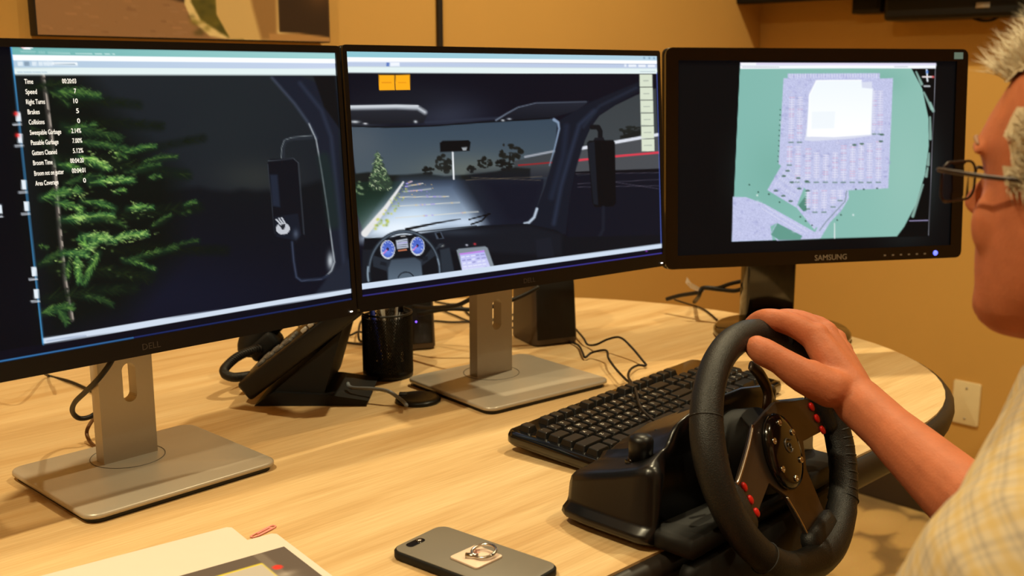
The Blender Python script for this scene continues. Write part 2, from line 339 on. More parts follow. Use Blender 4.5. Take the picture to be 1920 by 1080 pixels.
    p.line([(528, 300), (528, 280), (532, 267), (545, 263), (582, 260)], 8, (36, 42, 50), 1, 2); p.line([(525, 300), (526, 280), (531, 266), (545, 261), (582, 257)], 1.6, (110, 118, 122), .9, 1.5)
    p.poly([(500, 308), (505, 301), (545, 299), (556, 304), (566, 440), (560, 452), (520, 448), (513, 440)], (13, 16, 24), 2); p.line([(500, 310), (513, 440)], 1.2, (52, 58, 68), .8, 1.4)
    p.line([(501, 304), (548, 300), (557, 308), (567, 440)], 1.6, (70, 76, 84), .9, 1.6); p.poly([(504, 330), (518, 330), (523, 390), (509, 388)], (30, 38, 54), 4)
    p.poly([(512, 408), (556, 402), (562, 442), (552, 452), (516, 445)], (20, 26, 38), 2); p.glow(552, 440, 6, 10, (90, 100, 120), .7)
    p.ell(528, 430, 13, 11, (190, 194, 202)); p.poly([(520, 422), (533, 420), (531, 430), (527, 432)], (30, 34, 42)); 
    for k in range(3): p.line([(516+k*5, 413-k*1.5), (524+k*4, 422-k)], 3, (190, 194, 202))
    p.line([(545, 455), (548, 490), (553, 520), (562, 526), (600, 523), (612, 517)], 5, (34, 42, 60), 1, 3); p.line([(545, 455), (548, 490), (553, 520), (562, 527), (600, 524)], 1.4, (70, 78, 100), .8, 2)
    p.poly([(585, 556), (612, 520), (656, 480), (656, 545)], (30, 36, 50), 8)
    # window chrome, desktop
    def band(a0, a1, b0, b1, col, col2=None): p.poly([(wx(a0), a0), (626, b0), (626.5, b1), (wx(a1), a1)], col, 1, 1, col2, 0)
    band(92, 106, 104, 115.5, (110, 176, 172), (160, 208, 208)); band(106, 117, 115, 124, (248, 252, 255)); band(117, 131.5, 124, 133.5, (176, 200, 220), (196, 208, 232)); band(131, 144, 133, 145.5, (226, 240, 240))
    for k in range(38):
        if R.random() < .8: p.line([(42+k*4.6, 101.5+k*.1), (45+k*4.6, 101.5+k*.1)], 2.2, (205, 232, 228), .75)
    for k, x in enumerate((36, 48, 62, 74, 84, 92)): p.poly([(x, 119), (x+9, 119), (x+9, 127), (x, 127)], (225, 236, 244) if k != 1 else (130, 150, 170), 2, .9)
    p.poly([(100, 120), (147, 121), (147, 127), (100, 126)], (236, 243, 248), 2); p.line([(104, 123), (142, 124)], 2, (140, 160, 175), .7)
    for k in range(10): p.line([(36+k*5.6, 139), (39+k*5.6, 139)], 2, (150, 175, 200), .5)
    p.poly([(81, 631.5), (655, 541), (656, 549), (83, 643)], (206, 218, 234), 1); p.line([(90, 637), (162, 627)], 3, (150, 165, 190), .7)
    p.line([(23, 92), (40, 250), (83, 643)], 2.6, (70, 150, 205), 1, 1.6)
    p.poly([(-240, 730), (-240, 690), (83, 643.5), (655, 549.5), (656, 562), (-100, 720)], (8, 9, 22), 1); p.line([(-240, 717), (0, 675.5), (655, 561)], 1.6, (64, 90, 205), .8, 1.2); p.line([(-240, 717), (0, 675.5), (250, 632)], 2, (70, 160, 215), .9, 1.4)
    for x, y, red in ((37, 222, 1), (40, 262, 1), (47, 348, 0), (52, 388, 0), (66, 509, 0), (70, 550, 0), (2, 393, 0)):
        p.poly([(x-5, y-9), (x+4, y-9), (x+5, y+8), (x-4, y+8)], (226, 236, 244), 2); p.line([(x-9, y+14), (x+5, y+13)], 3.5, (225, 230, 238), .8, 2)
        if red: p.glow(x-5, y-6, 5, 5, (235, 40, 40), 1)
    p.ell(53, 91, 11, 6, (245, 245, 248)); p.glow(44, 90, 5, 4, (235, 60, 60), .8)
    return p
# ---------------------------------------------------------------- the centre monitor: windscreen of a driving simulator at night
def paint_centre():
    p = Paint([(648, 103), (1229, 99), (1242, 476), (679, 558)], 400, 250, (12, 13, 25)); R = random.Random(11)
    p.glow(830, 215, 90, 40, (58, 64, 82), .75); p.glow(770, 190, 120, 40, (24, 27, 36), .7)
    ws = [(656, 241), (720, 242), (800, 239), (900, 230), (1028, 221), (1041, 228), (1036, 285), (1018, 350), (998, 405), (984, 419), (900, 424), (800, 438), (735, 447), (690, 450), (682, 445), (668, 340)]
    p.poly(ws, (54, 70, 86), 2, 1, (92, 102, 104))
    p.glow(880, 325, 120, 40, (104, 110, 100), .7); p.glow(670, 270, 60, 60, (84, 92, 100), .6)
    # treeline, building
    def blob(cx, cy, rx, ry, col, n=26, al=.9):
        for k in range(n):
            a = R.uniform(0, 2*PI); q = R.random()**.5; p.ell(cx+rx*q*math.cos(a), cy+ry*q*math.sin(a), R.uniform(1.5, rx*.32+1), R.uniform(1.2, ry*.26+1), col, al, 9, 1.6)
    p.poly([(960, 302), (1042, 283), (1042, 332), (960, 332)], (62, 66, 70), 2); p.line([(980, 294), (1042, 281)], 4, (150, 155, 165), 1, 1.5); p.line([(968, 310), (1042, 303)], 2.6, (150, 34, 38), 1, 1.5)
    p.poly([(660, 330), (690, 326), (730, 331), (760, 330), (790, 327), (830, 332), (880, 328), (925, 322), (960, 314), (990, 316), (990, 338), (660, 350)], (24, 28, 27), 4)
    blob(952, 285, 20, 20, (26, 27, 24)); blob(905, 306, 13, 10, (26, 27, 24)); blob(830, 308, 17, 16, (30, 32, 30)); blob(800, 322, 10, 10, (22, 24, 23)); blob(880, 318, 8, 6, (26, 27, 24)); blob(940, 308, 16, 10, (20, 21, 20)); p.line([(952, 290), (950, 320)], 3, (24, 24, 22))
    # ground: dark grass, lit road
    p.poly([(660, 345), (756, 342), (685, 446), (668, 400)], (24, 40, 32), 3, 1, (16, 44, 32))
    road = [(756, 341), (990, 336), (1030, 300), (1018, 352), (998, 405), (984, 421), (735, 448), (683, 446)]
    p.poly([(756, 341), (1015, 335), (1014, 352), (998, 405), (984, 421), (735, 448), (683, 446)], (30, 36, 46), 2, 1, (26, 32, 48))
    p.poly([(752, 341), (850, 338), (880, 385), (905, 430), (735, 450), (680, 450)], (66, 82, 106), 30, .95, (206, 226, 246)); p.glow(775, 408, 80, 32, (206, 226, 246), .9); p.glow(745, 432, 70, 26, (232, 242, 252), .95); p.glow(865, 418, 36, 12, (200, 216, 236), .8)
    p.poly([(885, 330), (1030, 330), (1000, 426), (945, 430)], (17, 20, 34), 40, .95)
    p.line([(754, 344), (722, 392), (684, 440)], 3, (226, 226, 226), 1, 2, 13)
    for q in ((740, 411, 893, 398), (745, 389, 858, 381), (748, 372, 838, 370), (755, 362, 805, 356), (758, 352, 790, 346), (760, 347, 770, 342)):
        p.line([q[:2], q[2:]], 1.8, (214, 214, 205), .85, 1.5)
        for k in range(7): t = R.random(); p.glow(q[0]+(q[2]-q[0])*t, q[1]+(q[3]-q[1])*t, 2.5, 1.5, R.choice([(230, 190, 120), (150, 130, 240)]), .6)
    for k in range(46):
        t = R.random(); x, y = 755-60*t+R.uniform(-3, 14+12*t), 350+82*t; p.glow(x, y, 1+2.4*t, 1+2*t, R.choice([(200, 205, 90), (170, 190, 110), (140, 160, 80)]), .9)
    for k in range(14): t = R.random(); p.glow(760+R.uniform(0, 50), 345+R.uniform(0, 30), 1.4, 1, R.choice([(160, 130, 240), (230, 190, 120)]), .8)
    for q in ((870, 339, 1012, 331), (880, 334, 1010, 338)): p.line([q[:2], q[2:]], 1.4, (120, 105, 85), .5, 1.5)
    # lit conifer
    p.poly([(706, 287), (716, 310), (734, 345), (728, 360), (698, 360), (690, 345), (700, 312)], (46, 62, 50), 4)
    for k in range(150):
        t = R.random(); wv = 3+21*t; x = 707+R.uniform(-wv, wv)+4*t; y = 290+68*t; p.line([(x, y), (x+R.uniform(-5, 5), y+R.uniform(1, 4))], 1.4, R.choice([(210, 222, 180), (150, 175, 125), (80, 110, 75), (40, 54, 42)]), .8, 1.4)
    for k in range(14): p.glow(672+R.uniform(-6, 8), 355+R.uniform(-12, 14), 3, 2, (140, 165, 120), .7)
    p.line([(845, 287), (847, 337)], 3, (232, 236, 240), 1, 1.5); p.poly([(821, 270), (826, 266), (874, 264), (878, 268), (876, 284), (822, 287)], (11, 12, 15), 1.6); p.poly([(861, 278), (872, 277), (870, 283), (864, 284)], (150, 155, 160), 1.5)
    # frame of the windscreen, visors
    p.line([(656, 241), (720, 242), (800, 239), (900, 230), (1026, 221)], 2.4, (10, 11, 15), 1, 1.6); p.line([(795, 232), (900, 224), (940, 221)], 4, (44, 50, 66), .8, 4)
    p.poly([(654, 204), (782, 200), (795, 207), (797, 220), (790, 233), (656, 238)], (40, 43, 52), 2, 1, (24, 26, 33)); p.line([(655, 207), (740, 204), (780, 205), (793, 213)], 7, (186, 192, 200), 1, 6); p.line([(655, 204.5), (740, 201.5), (780, 201.5)], 3, (215, 220, 226), 1, 2); p.glow(665, 233, 10, 3, (220, 225, 230), .9); p.glow(776, 231, 4, 3, (220, 225, 230), .9); p.glow(684, 236, 5, 2, (230, 230, 235), .9)
    p.poly([(924, 227), (945, 213), (965, 202), (1000, 192), (1100, 187), (1080, 205), (1030, 219)], (34, 38, 50), 2, 1, (18, 21, 30)); p.line([(925, 226), (945, 213), (966, 201), (1000, 192), (1095, 188)], 2.8, (120, 132, 150), .9, 2.4, .8); p.glow(938, 226, 4, 2, (230, 235, 240), .9); p.glow(950, 223, 5, 2, (210, 215, 225), .8)
    # side window
    sw = [(1086, 292), (1092, 262), (1104, 236), (1120, 214), (1150, 194), (1190, 174), (1228, 160), (1242, 470), (1062, 440), (1066, 380)]
    p.poly(sw, (56, 62, 66), 2, 1, (70, 76, 80))
    p.poly([(1075, 328), (1240, 314), (1242, 470), (1060, 470), (1062, 400)], (15, 18, 30), 2); blob(1186, 244, 26, 10, (28, 32, 30), 40); p.poly([(1160, 252), (1197, 240), (1197, 256), (1160, 258)], (26, 29, 28), 3)
    p.poly([(1080, 278), (1240, 250), (1241, 316), (1074, 326)], (72, 75, 80), 2); p.line([(1084, 277), (1240, 247)], 6, (216, 220, 230), 1, 1.6); p.line([(1074, 300), (1150, 291), (1240, 282)], 4, (214, 60, 78), 1, 1.4)
    p.poly([(1072, 321), (1240, 313), (1240, 320), (1072, 327)], (12, 13, 20), 1.5)
    for q in ((1076, 325, 1235, 321), (1080, 344, 1235, 334), (1080, 350, 1235, 346), (1150, 340, 1235, 352)): p.line([q[:2], q[2:]], 1.2, (110, 100, 115), .5, 1.4)
    # right pillar
    p.poly([(1041, 226), (1100, 190), (1196, 148), (1200, 165), (1150, 192), (1118, 214), (1102, 238), (1090, 268), (1075, 320), (1064, 380), (1058, 440), (1050, 440), (985, 424), (984, 419), (998, 405), (1018, 352), (1036, 285)], (19, 24, 36), 3)
    p.line([(1110, 205), (1082, 232), (1066, 285), (1048, 350), (1035, 420)], 6, (44, 54, 76), .8, 8); p.line([(1058, 235), (1052, 290), (1030, 370)], 10, (30, 38, 56), .8, 8); p.line([(1190, 160), (1120, 196), (1090, 236)], 5, (34, 42, 58), .8, 5)
    p.line([(1034, 223), (1042, 228), (1044, 240), (1036, 276), (1026, 310)], 6, (126, 146, 172), 1, 2.5, 1.5); p.line([(1003, 392), (998, 408), (988, 418), (980, 420)], 5, (176, 190, 206), 1, 2.5)
    # side mirror
    p.line([(1106, 236), (1118, 236), (1122, 244), (1122, 262)], 9, (16, 18, 22), 1, 1.5); p.poly([(1112, 256), (1128, 255), (1131, 262), (1108, 263)], (20, 22, 28), 1.5)
    p.poly([(1097, 266), (1101, 262), (1146, 260), (1150, 264), (1153, 380), (1148, 386), (1113, 388), (1108, 380)], (9, 10, 14), 1.6); p.poly([(1098, 266), (1111, 263), (1119, 384), (1110, 382)], (22, 27, 36), 2)
    p.line([(1129, 388), (1129, 430), (1120, 448), (1066, 452)], 6, (24, 28, 40), 1, 3)
    # dashboard
    p.poly([(683, 449), (735, 447), (800, 438), (900, 424), (985, 420), (1040, 432), (1062, 445), (1242, 440), (1242, 470), (677, 545)], (14, 17, 24), 2)
    p.poly([(790, 441), (900, 427), (990, 424), (1050, 440), (1050, 480), (800, 470)], (22, 26, 35), 8, .8); p.glow(850, 437, 60, 8, (48, 56, 68), .7); p.poly([(1000, 450), (1030, 446), (1036, 482), (1004, 484)], (24, 28, 38), 4)
    p.line([(770, 438), (890, 425)], 1.6, (6, 7, 9)); p.line([(760, 432), (815, 420), (860, 412)], 5, (10, 11, 14), 1, 1.5, 1.5); p.line([(876, 413), (915, 402)], 2.6, (10, 11, 14)); p.line([(880, 422), (900, 415), (912, 402)], 3, (10, 11, 14))
    p.poly([(812, 438), (824, 436), (830, 449), (816, 450)], (70, 80, 96), 2); p.poly([(815, 439), (822, 437), (827, 448), (820, 449)], (12, 14, 18), 1.5); p.glow(825, 462, 5, 3, (200, 205, 200), .9); p.line([(815, 468), (826, 460)], 4, (40, 46, 56))
    p.poly([(822, 470), (840, 466), (850, 515), (826, 518)], (40, 48, 58), 3); p.poly([(680, 470), (700, 470), (690, 545), (679, 545)], (24, 28, 36), 3)
    # simulated steering wheel
    def arc(cx, cy, rx, ry, a0, a1, n=30): return [(cx+rx*math.cos(math.radians(a0+(a1-a0)*i/n)), cy-ry*math.sin(math.radians(a0+(a1-a0)*i/n))) for i in range(n+1)]
    p.poly(arc(757, 512, 62, 70, -10, 190), (16, 19, 25), 2)
    for cx, cy, r in ((726, 470, 13.5), (780.5, 463.5, 13.5)):
        p.ell(cx, cy, r, r*1.32, (206, 210, 214)); p.ell(cx+.5, cy-1, r*.84, r*1.16, (70, 96, 190)); p.glow(cx, cy+4, r*.7, r*.7, (110, 140, 235), .9); p.ell(cx, cy-1, 2.4, 3, (14, 18, 50)); p.line([(cx-8, cy+8), (cx-1, cy)], 1.6, (235, 120, 190))
        for k in range(9): a = math.radians(210-k*30); p.glow(cx+r*.68*math.cos(a), cy-1-r*.95*math.sin(a), 1.4, 1.4, (225, 232, 245), .9)
    p.poly([(741, 453), (762, 449), (764, 466), (743, 469)], (190, 200, 214), 2); 
    for k in range(4): p.line([(744, 456+k*3.4), (761, 453+k*3.4)], 1.4, R.choice([(130, 110, 200), (90, 140, 110), (60, 60, 90)]), .8)
    p.line([(746, 472), (760, 470)], 2.6, (220, 130, 90), .9); p.line([(750, 445), (758, 444)], 1.8, (190, 190, 190), .9)
    p.poly([(697, 480), (728, 490), (742, 486), (775, 484), (790, 488), (806, 468), (815, 480), (789, 500), (790, 524), (727, 532), (724, 510), (700, 502)], (36, 43, 53), 2)
    p.poly([(733, 489), (776, 485), (787, 492), (791, 525), (727, 533), (727, 505)], (60, 72, 86), 3, 1, (94, 110, 126)); p.line(arc(760, 526, 15, 14, 15, 165), 2, (26, 32, 40)); p.poly([(713, 492), (724, 494), (724, 501), (712, 498)], (24, 29, 37), 1.5); p.poly([(790, 484), (800, 482), (800, 489), (791, 492)], (24, 29, 37), 1.5)
    p.line(arc(757, 512, 66, 76, -8, 192), 7, (30, 37, 46), 1, 2); p.line(arc(757, 511, 65, 75, 10, 180), 2.6, (92, 106, 120), .9, 2); p.line(arc(757, 513, 67.5, 75, 172, 192), 3, (150, 170, 185), .9, 2); p.line(arc(756, 513, 66, 75, -4, 20), 2.5, (130, 148, 165), .8, 2)
    # tablet
    p.poly([(853, 471), (857, 468), (906, 463), (911, 466), (924, 503), (864, 512)], (130, 140, 150), 2); p.poly([(859, 477), (904, 470), (917, 504), (864, 512)], (176, 178, 236), 1.5, 1, (214, 216, 246)); p.line([(860, 478), (904, 472)], 3, (190, 120, 220), .8)
    for k in range(5):
        for j in range(5): p.line([(863+j*9+k*1.3, 484+k*6-j*1.2), (863+j*9+k*1.3+R.uniform(4, 7), 483+k*6-j*1.2)], 2, (236, 240, 252) if R.random() < .6 else (130, 130, 190), .8)
    p.glow(872, 461, 3, 2, (225, 225, 240), .9); p.glow(887, 459, 3, 2.4, (235, 60, 70), .9)
    # buttons over the picture and window chrome
    p.poly([(708, 145), (737, 144.5), (737.5, 173), (709, 174)], (252, 172, 26), 1.2); p.poly([(738.5, 144.5), (765, 143.5), (766, 172), (738.8, 173)], (252, 172, 26), 1.2); p.line([(714, 159), (731, 158.5)], 2, (205, 120, 20), .6); p.line([(744, 159), (758, 158)], 2, (215, 130, 20), .6)
    for k in range(6):
        y = 134.5+k*24.6; x = 1196.2+k*.95; p.poly([(x, y), (x+24.6, y-.4), (x+25.2, y+22.6), (x+.6, y+23.2)], (214, 223, 202), 1.2); p.line([(x+8-k*.5, y+12), (x+17+k*.5, y+11.6)], 1.8, (150, 158, 150), .7)
    def band(a0, a1, b0, b1, col, col2=None): p.poly([(640, a0), (1235, b0), (1235, b1), (640, a1)], col, 1, 1, col2, 0)
    band(100, 113.5, 97, 107.5, (140, 196, 208), (178, 208, 226)); band(113, 122.5, 107, 114, (250, 252, 255)); band(122, 131.5, 114, 122.5, (186, 200, 226)); band(131, 142.5, 122, 132.3, (226, 240, 240))
    p.poly([(722, 121.5), (727, 121.5), (727, 128.5), (722, 128.5)], (90, 120, 190), 1); p.poly([(729, 122), (746, 121.5), (746, 128), (729, 128.5)], (238, 243, 252), 1.5)
    for x0, x1 in ((1167, 1171), (1175, 1190), (1194, 1208), (1212, 1226)): p.poly([(x0, 115.5), (x1, 115.5), (x1, 120), (x0, 120.5)], (232, 238, 248), 1.2)
    for x in (1205, 1215, 1224): p.glow(x, 103, 2, 2, (90, 120, 150), .8)
    p.line([(1198, 129), (1226, 128)], 1.6, (170, 185, 195), .7)
    p.line([(1230, 131), (1236, 300), (1241, 470)], 2, (90, 110, 205), .9, 1.4)
    p.poly([(676, 544), (680, 559), (1243, 477), (1242, 464.5)], (9, 9, 24), 1); p.poly([(676, 534), (1242, 456.5), (1242, 465), (677, 544.5)], (204, 218, 236), 1); p.line([(679, 557), (1242, 475)], 1.8, (88, 78, 205), .85, 1.2); p.glow(1212, 471, 3, 1.6, (170, 60, 220), .9)
    return p
# ---------------------------------------------------------------- the right monitor: plan of a car park
def paint_right():
    p = Paint([(1261, 109), (1791, 111.5), (1773, 464), (1265, 486)], 380, 250, (7, 7, 9)); R = random.Random(5)
    Wn = [(1381, 114), (1754, 115), (1733, 446), (1368, 459.5)]
    p.poly(Wn, (128, 182, 172), 1, 1, (140, 188, 176), 0)
    p.glow(1450, 330, 70, 90, (112, 168, 154), .5); p.glow(1690, 320, 60, 120, (150, 194, 182), .5); p.glow(1650, 150, 60, 30, (112, 168, 154), .4)
    p.poly([(1707, 125), (1727, 165), (1738, 222), (1738, 276), (1730, 330), (1712, 388), (1690, 430), (1675, 450), (1736, 448), (1756, 120)], (8, 9, 10), 1.5)
    for q in ((1716, 132, 1726, 156), (1730, 172, 1744, 204), (1742, 192, 1747, 208), (1741, 220, 1741, 262), (1735, 318, 1732, 334), (1726, 350, 1706, 410), (1738, 290, 1736, 312)): p.line([q[:2], q[2:]], 3.5, (150, 190, 178), .85, 2, 6)
    p.line([(1753, 118), (1735, 446)], 1.2, (150, 150, 160), .8); p.line([(1700, 419), (1734, 418)], 2, (170, 160, 205), .9)
    p.line([(1736, 128), (1737, 150)], 3, (225, 230, 235)); p.line([(1728, 142), (1748, 142)], 3, (225, 215, 215)); p.glow(1737, 132, 3, 4, (60, 120, 220), .9); p.glow(1748, 142, 3, 3, (215, 60, 60), .9); p.line([(1731, 160), (1741, 160)], 3, (215, 220, 225), .9)
    lot = [(1472, 135), (1647, 134.5), (1647, 145), (1672, 144), (1661, 357), (1586, 361), (1587, 376), (1574, 398), (1552, 422), (1541, 440), (1536, 452), (1500, 455), (1470, 430), (1430, 404), (1400, 395), (1370, 392), (1372, 374), (1394, 374.5), (1425, 386), (1470, 412), (1508, 436), (1524, 441), (1528, 432), (1496, 408), (1434, 361), (1460, 314), (1455, 311), (1464, 144), (1472, 144)]
    p.poly([(1464, 144), (1472, 144), (1472, 135), (1647, 134.5), (1647, 145), (1672, 144), (1661, 357), (1586, 361), (1587, 376), (1574, 398), (1552, 422), (1541, 440), (1534, 452), (1505, 454), (1524, 441), (1528, 432), (1508, 406), (1508, 362), (1503, 356), (1488, 394), (1434, 361), (1460, 314), (1455, 311)], (190, 194, 228), 1.2)
    p.poly([(1488, 393), (1506, 376), (1510, 400), (1528, 430), (1522, 436)], (190, 194, 228), 1.2); p.poly([(1492, 390), (1506, 372), (1508, 400), (1502, 402)], (84, 136, 120), 1.2)
    p.poly([(1369, 374), (1394, 374.5), (1430, 388), (1480, 416), (1522, 440), (1536, 440), (1532, 453), (1452, 457), (1442, 442), (1452, 424), (1440, 430), (1444, 456), (1368, 459)], (190, 194, 228), 1.2)
    p.poly([(1453, 424), (1500, 448), (1496, 455), (1456, 456), (1441, 446)], (98, 152, 138), 1.2)
    for k in range(420):
        x, y = R.uniform(1372, 1668), R.uniform(138, 452); i, = [np.argmin((p.x-x)**2+(p.y-y)**2)]
        if p.c[i][2] > 200: p.glow(x, y, R.uniform(2, 5), R.uniform(1.5, 4), R.choice([(150, 154, 200), (204, 206, 232), (164, 166, 210)]), .5)
    msk = (p.c[:, 2] > 190) & (p.c[:, 0] > 120) & (p.c[:, 0] < 225); p.c[msk] += RNG.normal(0, 6, (int(msk.sum()), 1))
    def stalls(x, y0, y1, w=10, dx=0.0):
        n = int((y1-y0)/4.6)
        for k in range(n):
            y = y0+k*4.6; xx = x+dx*(y-y0); p.line([(xx-w/2, y), (xx+w/2, y-.2)], 1.5, (232, 226, 240) if R.random() < .75 else (226, 180, 200), .8, 1.2)
        p.line([(x, y0), (x+dx*(y1-y0), y1)], 1.1, (226, 228, 244), .8)
        for yy in (y1+1,): p.line([(x+dx*(yy-y0)-4, yy), (x+dx*(yy-y0)+4, yy)], 2.2, (80, 116, 96), .8, 1.4)
    for x, y0, y1 in ((1480, 182, 268), (1496, 182, 268), (1476, 278, 312), (1492, 278, 345), (1511, 282, 345), (1527, 290, 345), (1544, 294, 345), (1562, 290, 345), (1578, 276, 345), (1595, 274, 345), (1611, 274, 345), (1627, 272, 345), (1644, 268, 345), (1648, 170, 252), (1636, 170, 252), (1524, 362, 402), (1541, 362, 402), (1558, 362, 392), (1571, 362, 380), (1510, 366, 396)): stalls(x, y0, y1, 9, -.02)
    for k in range(34): p.line([(1476+k*5, 136), (1476+k*5, 143)], 1.2, (228, 230, 244), .8)
    for q in ((1449, 350, 1488, 376), (1456, 340, 1494, 366), (1462, 330, 1500, 354), (1470, 322, 1506, 344)):
        for k in range(10): t = k/10; x, y = q[0]+(q[2]-q[0])*t, q[1]+(q[3]-q[1])*t; p.line([(x, y), (x+3, y-4)], 1.2, (222, 224, 240), .7)
    for x, y in ((1472, 324), (1465, 334), (1480, 346), (1492, 338), (1450, 362), (1464, 372), (1478, 382), (1508, 344), (1494, 358), (1510, 362), (1598, 274), (1612, 272), (1650, 254), (1648, 267)): p.ell(x, y, 4.5, 2, (74, 108, 90), .9, 10)
    for k in range(11): p.ell(1458-k*.4, 206+k*10, 1.2, 1.4, (40, 70, 60), .9, 8)
    for x, y in ((1400, 351), (1417, 365), (1437, 369), (1457, 384), (1496, 412), (1506, 420), (1518, 428), (1565, 418), (1572, 408), (1600, 359), (1615, 359), (1640, 357)): p.ell(x, y, 1.8, 1.6, (44, 74, 64), .9, 8)
    p.glow(1595, 408, 2, 2, (235, 240, 240), 1); p.glow(1415, 371, 2, 2, (235, 240, 240), 1); p.line([(1560, 424), (1560, 452)], 2, (226, 232, 232), .9)
    for a, b in (((1430, 392), (1510, 440)), ((1424, 396), (1500, 444))): p.line([a, b], 1.2, (216, 218, 238), .8)
    p.line([(1583, 362), (1580, 382), (1545, 420), (1532, 438)], 1.3, (90, 120, 110), .9)
    p.poly([(1525, 148), (1612, 147), (1614, 152), (1632, 151), (1632, 163), (1635, 164), (1631, 256), (1590, 262), (1520, 267), (1504, 265), (1508, 240), (1512, 176)], (214, 218, 236), 1.5)
    p.poly([(1527, 149), (1612, 148), (1613, 163), (1633, 165), (1629, 254), (1560, 259), (1517, 258), (1508, 258), (1513, 178)], (238, 245, 250), 1.5, 1, (252, 253, 254)); p.line([(1513, 258), (1513, 178), (1527, 149), (1612, 148)], 1.6, (255, 255, 255), .9); p.poly([(1518, 210), (1562, 209), (1560, 242), (1517, 243)], (232, 240, 246), 1.5, .6)
    p.poly([(1381, 113.5), (1754, 114.5), (1754, 119), (1381, 119)], (222, 216, 240), 1); p.poly([(1381, 119), (1754, 119), (1753, 125), (1381, 125.5)], (244, 246, 252), 1); p.poly([(1383, 114), (1412, 114), (1412, 118), (1383, 118)], (246, 246, 252), 1)
    for k in range(16): p.line([(1386+k*4.4, 122), (1388.5+k*4.4, 122)], 1.6, (150, 155, 175), .7)
    p.line([(1675, 122), (1700, 122)], 1.6, (150, 155, 175), .6)
    return p
# ---------------------------------------------------------------- the room
UW, VW = 2.80, 1.845                        # wall_right at u = UW, wall_left at v = VW
U0, V0 = -3.2, -2.6
def struct(name, me, m, W=None, smooth=False): o = put(name, me, m, None, W if W is not None else ID, smooth=smooth); o['kind'] = 'structure'; return o
RW = frame((0, 0, 0), EU, EV, Vector((0, 0, 1)))
floor = struct('floor', xf(rbox(UW-U0+.4, VW-V0+.4, .1, 0), Matrix.Translation(((UW+U0)/2, (VW+V0)/2, -.05))), CARPET, RW)
struct('ceiling', xf(rbox(UW-U0+.4, VW-V0+.4, .1, 0), Matrix.Translation(((UW+U0)/2, (VW+V0)/2, CEIL+.05))), mat('ceiling_white', (226, 216, 196), .9), RW)
struct('wall_left', xf(rbox(UW-U0+.4, .1, CEIL, 0), Matrix.Translation(((UW+U0)/2, VW+.05, CEIL/2))), WALL, RW)
struct('wall_right', xf(rbox(.1, VW-V0, CEIL, 0), Matrix.Translation((UW+.05, (VW+V0)/2, CEIL/2))), WALLB, RW)
struct('wall_near', xf(rbox(UW-U0+.4, .1, CEIL, 0), Matrix.Translation(((UW+U0)/2, V0-.05, CEIL/2))), WALL, RW)
struct('wall_far', xf(rbox(.1, VW-V0, CEIL, 0), Matrix.Translation((U0-.05, (VW+V0)/2, CEIL/2))), WALL, RW)
BASEB = mat('dark_baseboard', (58, 44, 30), .6)
struct('baseboard_right', xf(rbox(.012, VW-V0-.02, .1, .003), Matrix.Translation((UW-.007, (VW+V0)/2, .051))), BASEB, RW)
struct('baseboard_left', xf(rbox(UW-U0-.05, .012, .1, .003), Matrix.Translation(((UW+U0)/2, VW-.007, .051))), BASEB, RW)
pw = onplane(822, 40, UV(0, VW), EV); us = pw.dot(EU)
struct('trim_1', xf(rbox(.013, .008, CEIL-.102, .001), Matrix.Translation((us, VW-.0045, (CEIL+.102)/2-.001))), TRIMD, RW)
# ceiling downlights that light the room, the last three added as unseen fill
LENS = mat('lamp_lens', (255, 226, 178), .5, emit=6)
for i, (x, y, wt) in enumerate(LAMPS):
    t = thing('ceiling_downlight', ['downlight in the ceiling above the right wall end of the table', 'downlight in the ceiling above the centre monitor', 'downlight in the ceiling above the left monitor',
        'added fill downlight in the ceiling above the camera', 'added fill downlight in the ceiling to the right of the seated man', 'added fill downlight in the ceiling behind the camera'][i], 'ceiling light', (x, y, CEIL), 0, 'recessed ceiling downlights')
    put('trim_ring', lathe([(.055, -.001), (.075, -.001), (.078, -.006), (.058, -.012), (.055, -.006)], 28, ring=True), SILVER, t)
    put('lamp_lens', lathe([(.001, -.004), (.054, -.004), (.054, -.002), (.001, -.002)], 24), LENS, t)
    ld = bpy.data.lights.new('downlight', 'AREA'); ld.shape = 'DISK'; ld.size = .06; ld.energy = wt; ld.color = WARM; ld.spread = math.radians(150)
    lo = bpy.data.objects.new('lamp_light', ld); COL.objects.link(lo); lo.parent = t; lo.location = (0, 0, -.014)
# picture on the left wall
q0 = onplane(69, 70, UV(0, VW-.03), EV); q1 = onplane(620, 78, UV(0, VW-.03), EV)
uL, uR, zb = q0.dot(EU), q1.dot(EU), (q0.z+q1.z)/2
PWD, PHT = uR-uL, .52
pic = thing('wall_picture', 'unframed canvas picture of a brick drive and a pillar on the left wall', 'picture', UV((uL+uR)/2, VW-.016, zb), TH)
put('canvas', xf(rbox(PWD, .028, PHT, .002), Matrix.Translation((0, 0, PHT/2))), TRIMD, pic)
pp = Paint([(66, -380), (620, -310), (620, 78), (66, 68)], 220, 150, (150, 112, 78)); R = random.Random(2)
for k in range(500): x, y = R.uniform(60, 400), R.uniform(-380, 80); pp.line([(x, y), (x+R.uniform(5, 20), y+R.uniform(-.5, 1.5))], 1.6, R.choice([(176, 130, 92), (128, 92, 64), (160, 122, 90)]), .5)
pp.poly([(60, -400), (620, -400), (620, -120), (340, -120), (60, -150)], (96, 86, 60), 30); pp.poly([(60, -400), (640, -400), (640, -220), (60, -220)], (176, 180, 176), 60)
pp.poly([(220, 0), (360, -2), (352, 25), (300, 15)], (40, 28, 18), 6)
pp.poly([(360, -90), (345, -20), (340, 25), (352, 48), (385, 70), (415, 74), (440, 76), (560, 76), (560, -120)], (226, 200, 142), 3); pp.poly([(372, -90), (358, -10), (352, 22), (370, 48), (420, 72), (450, 76), (470, -90)], (92, 84, 30), 4)
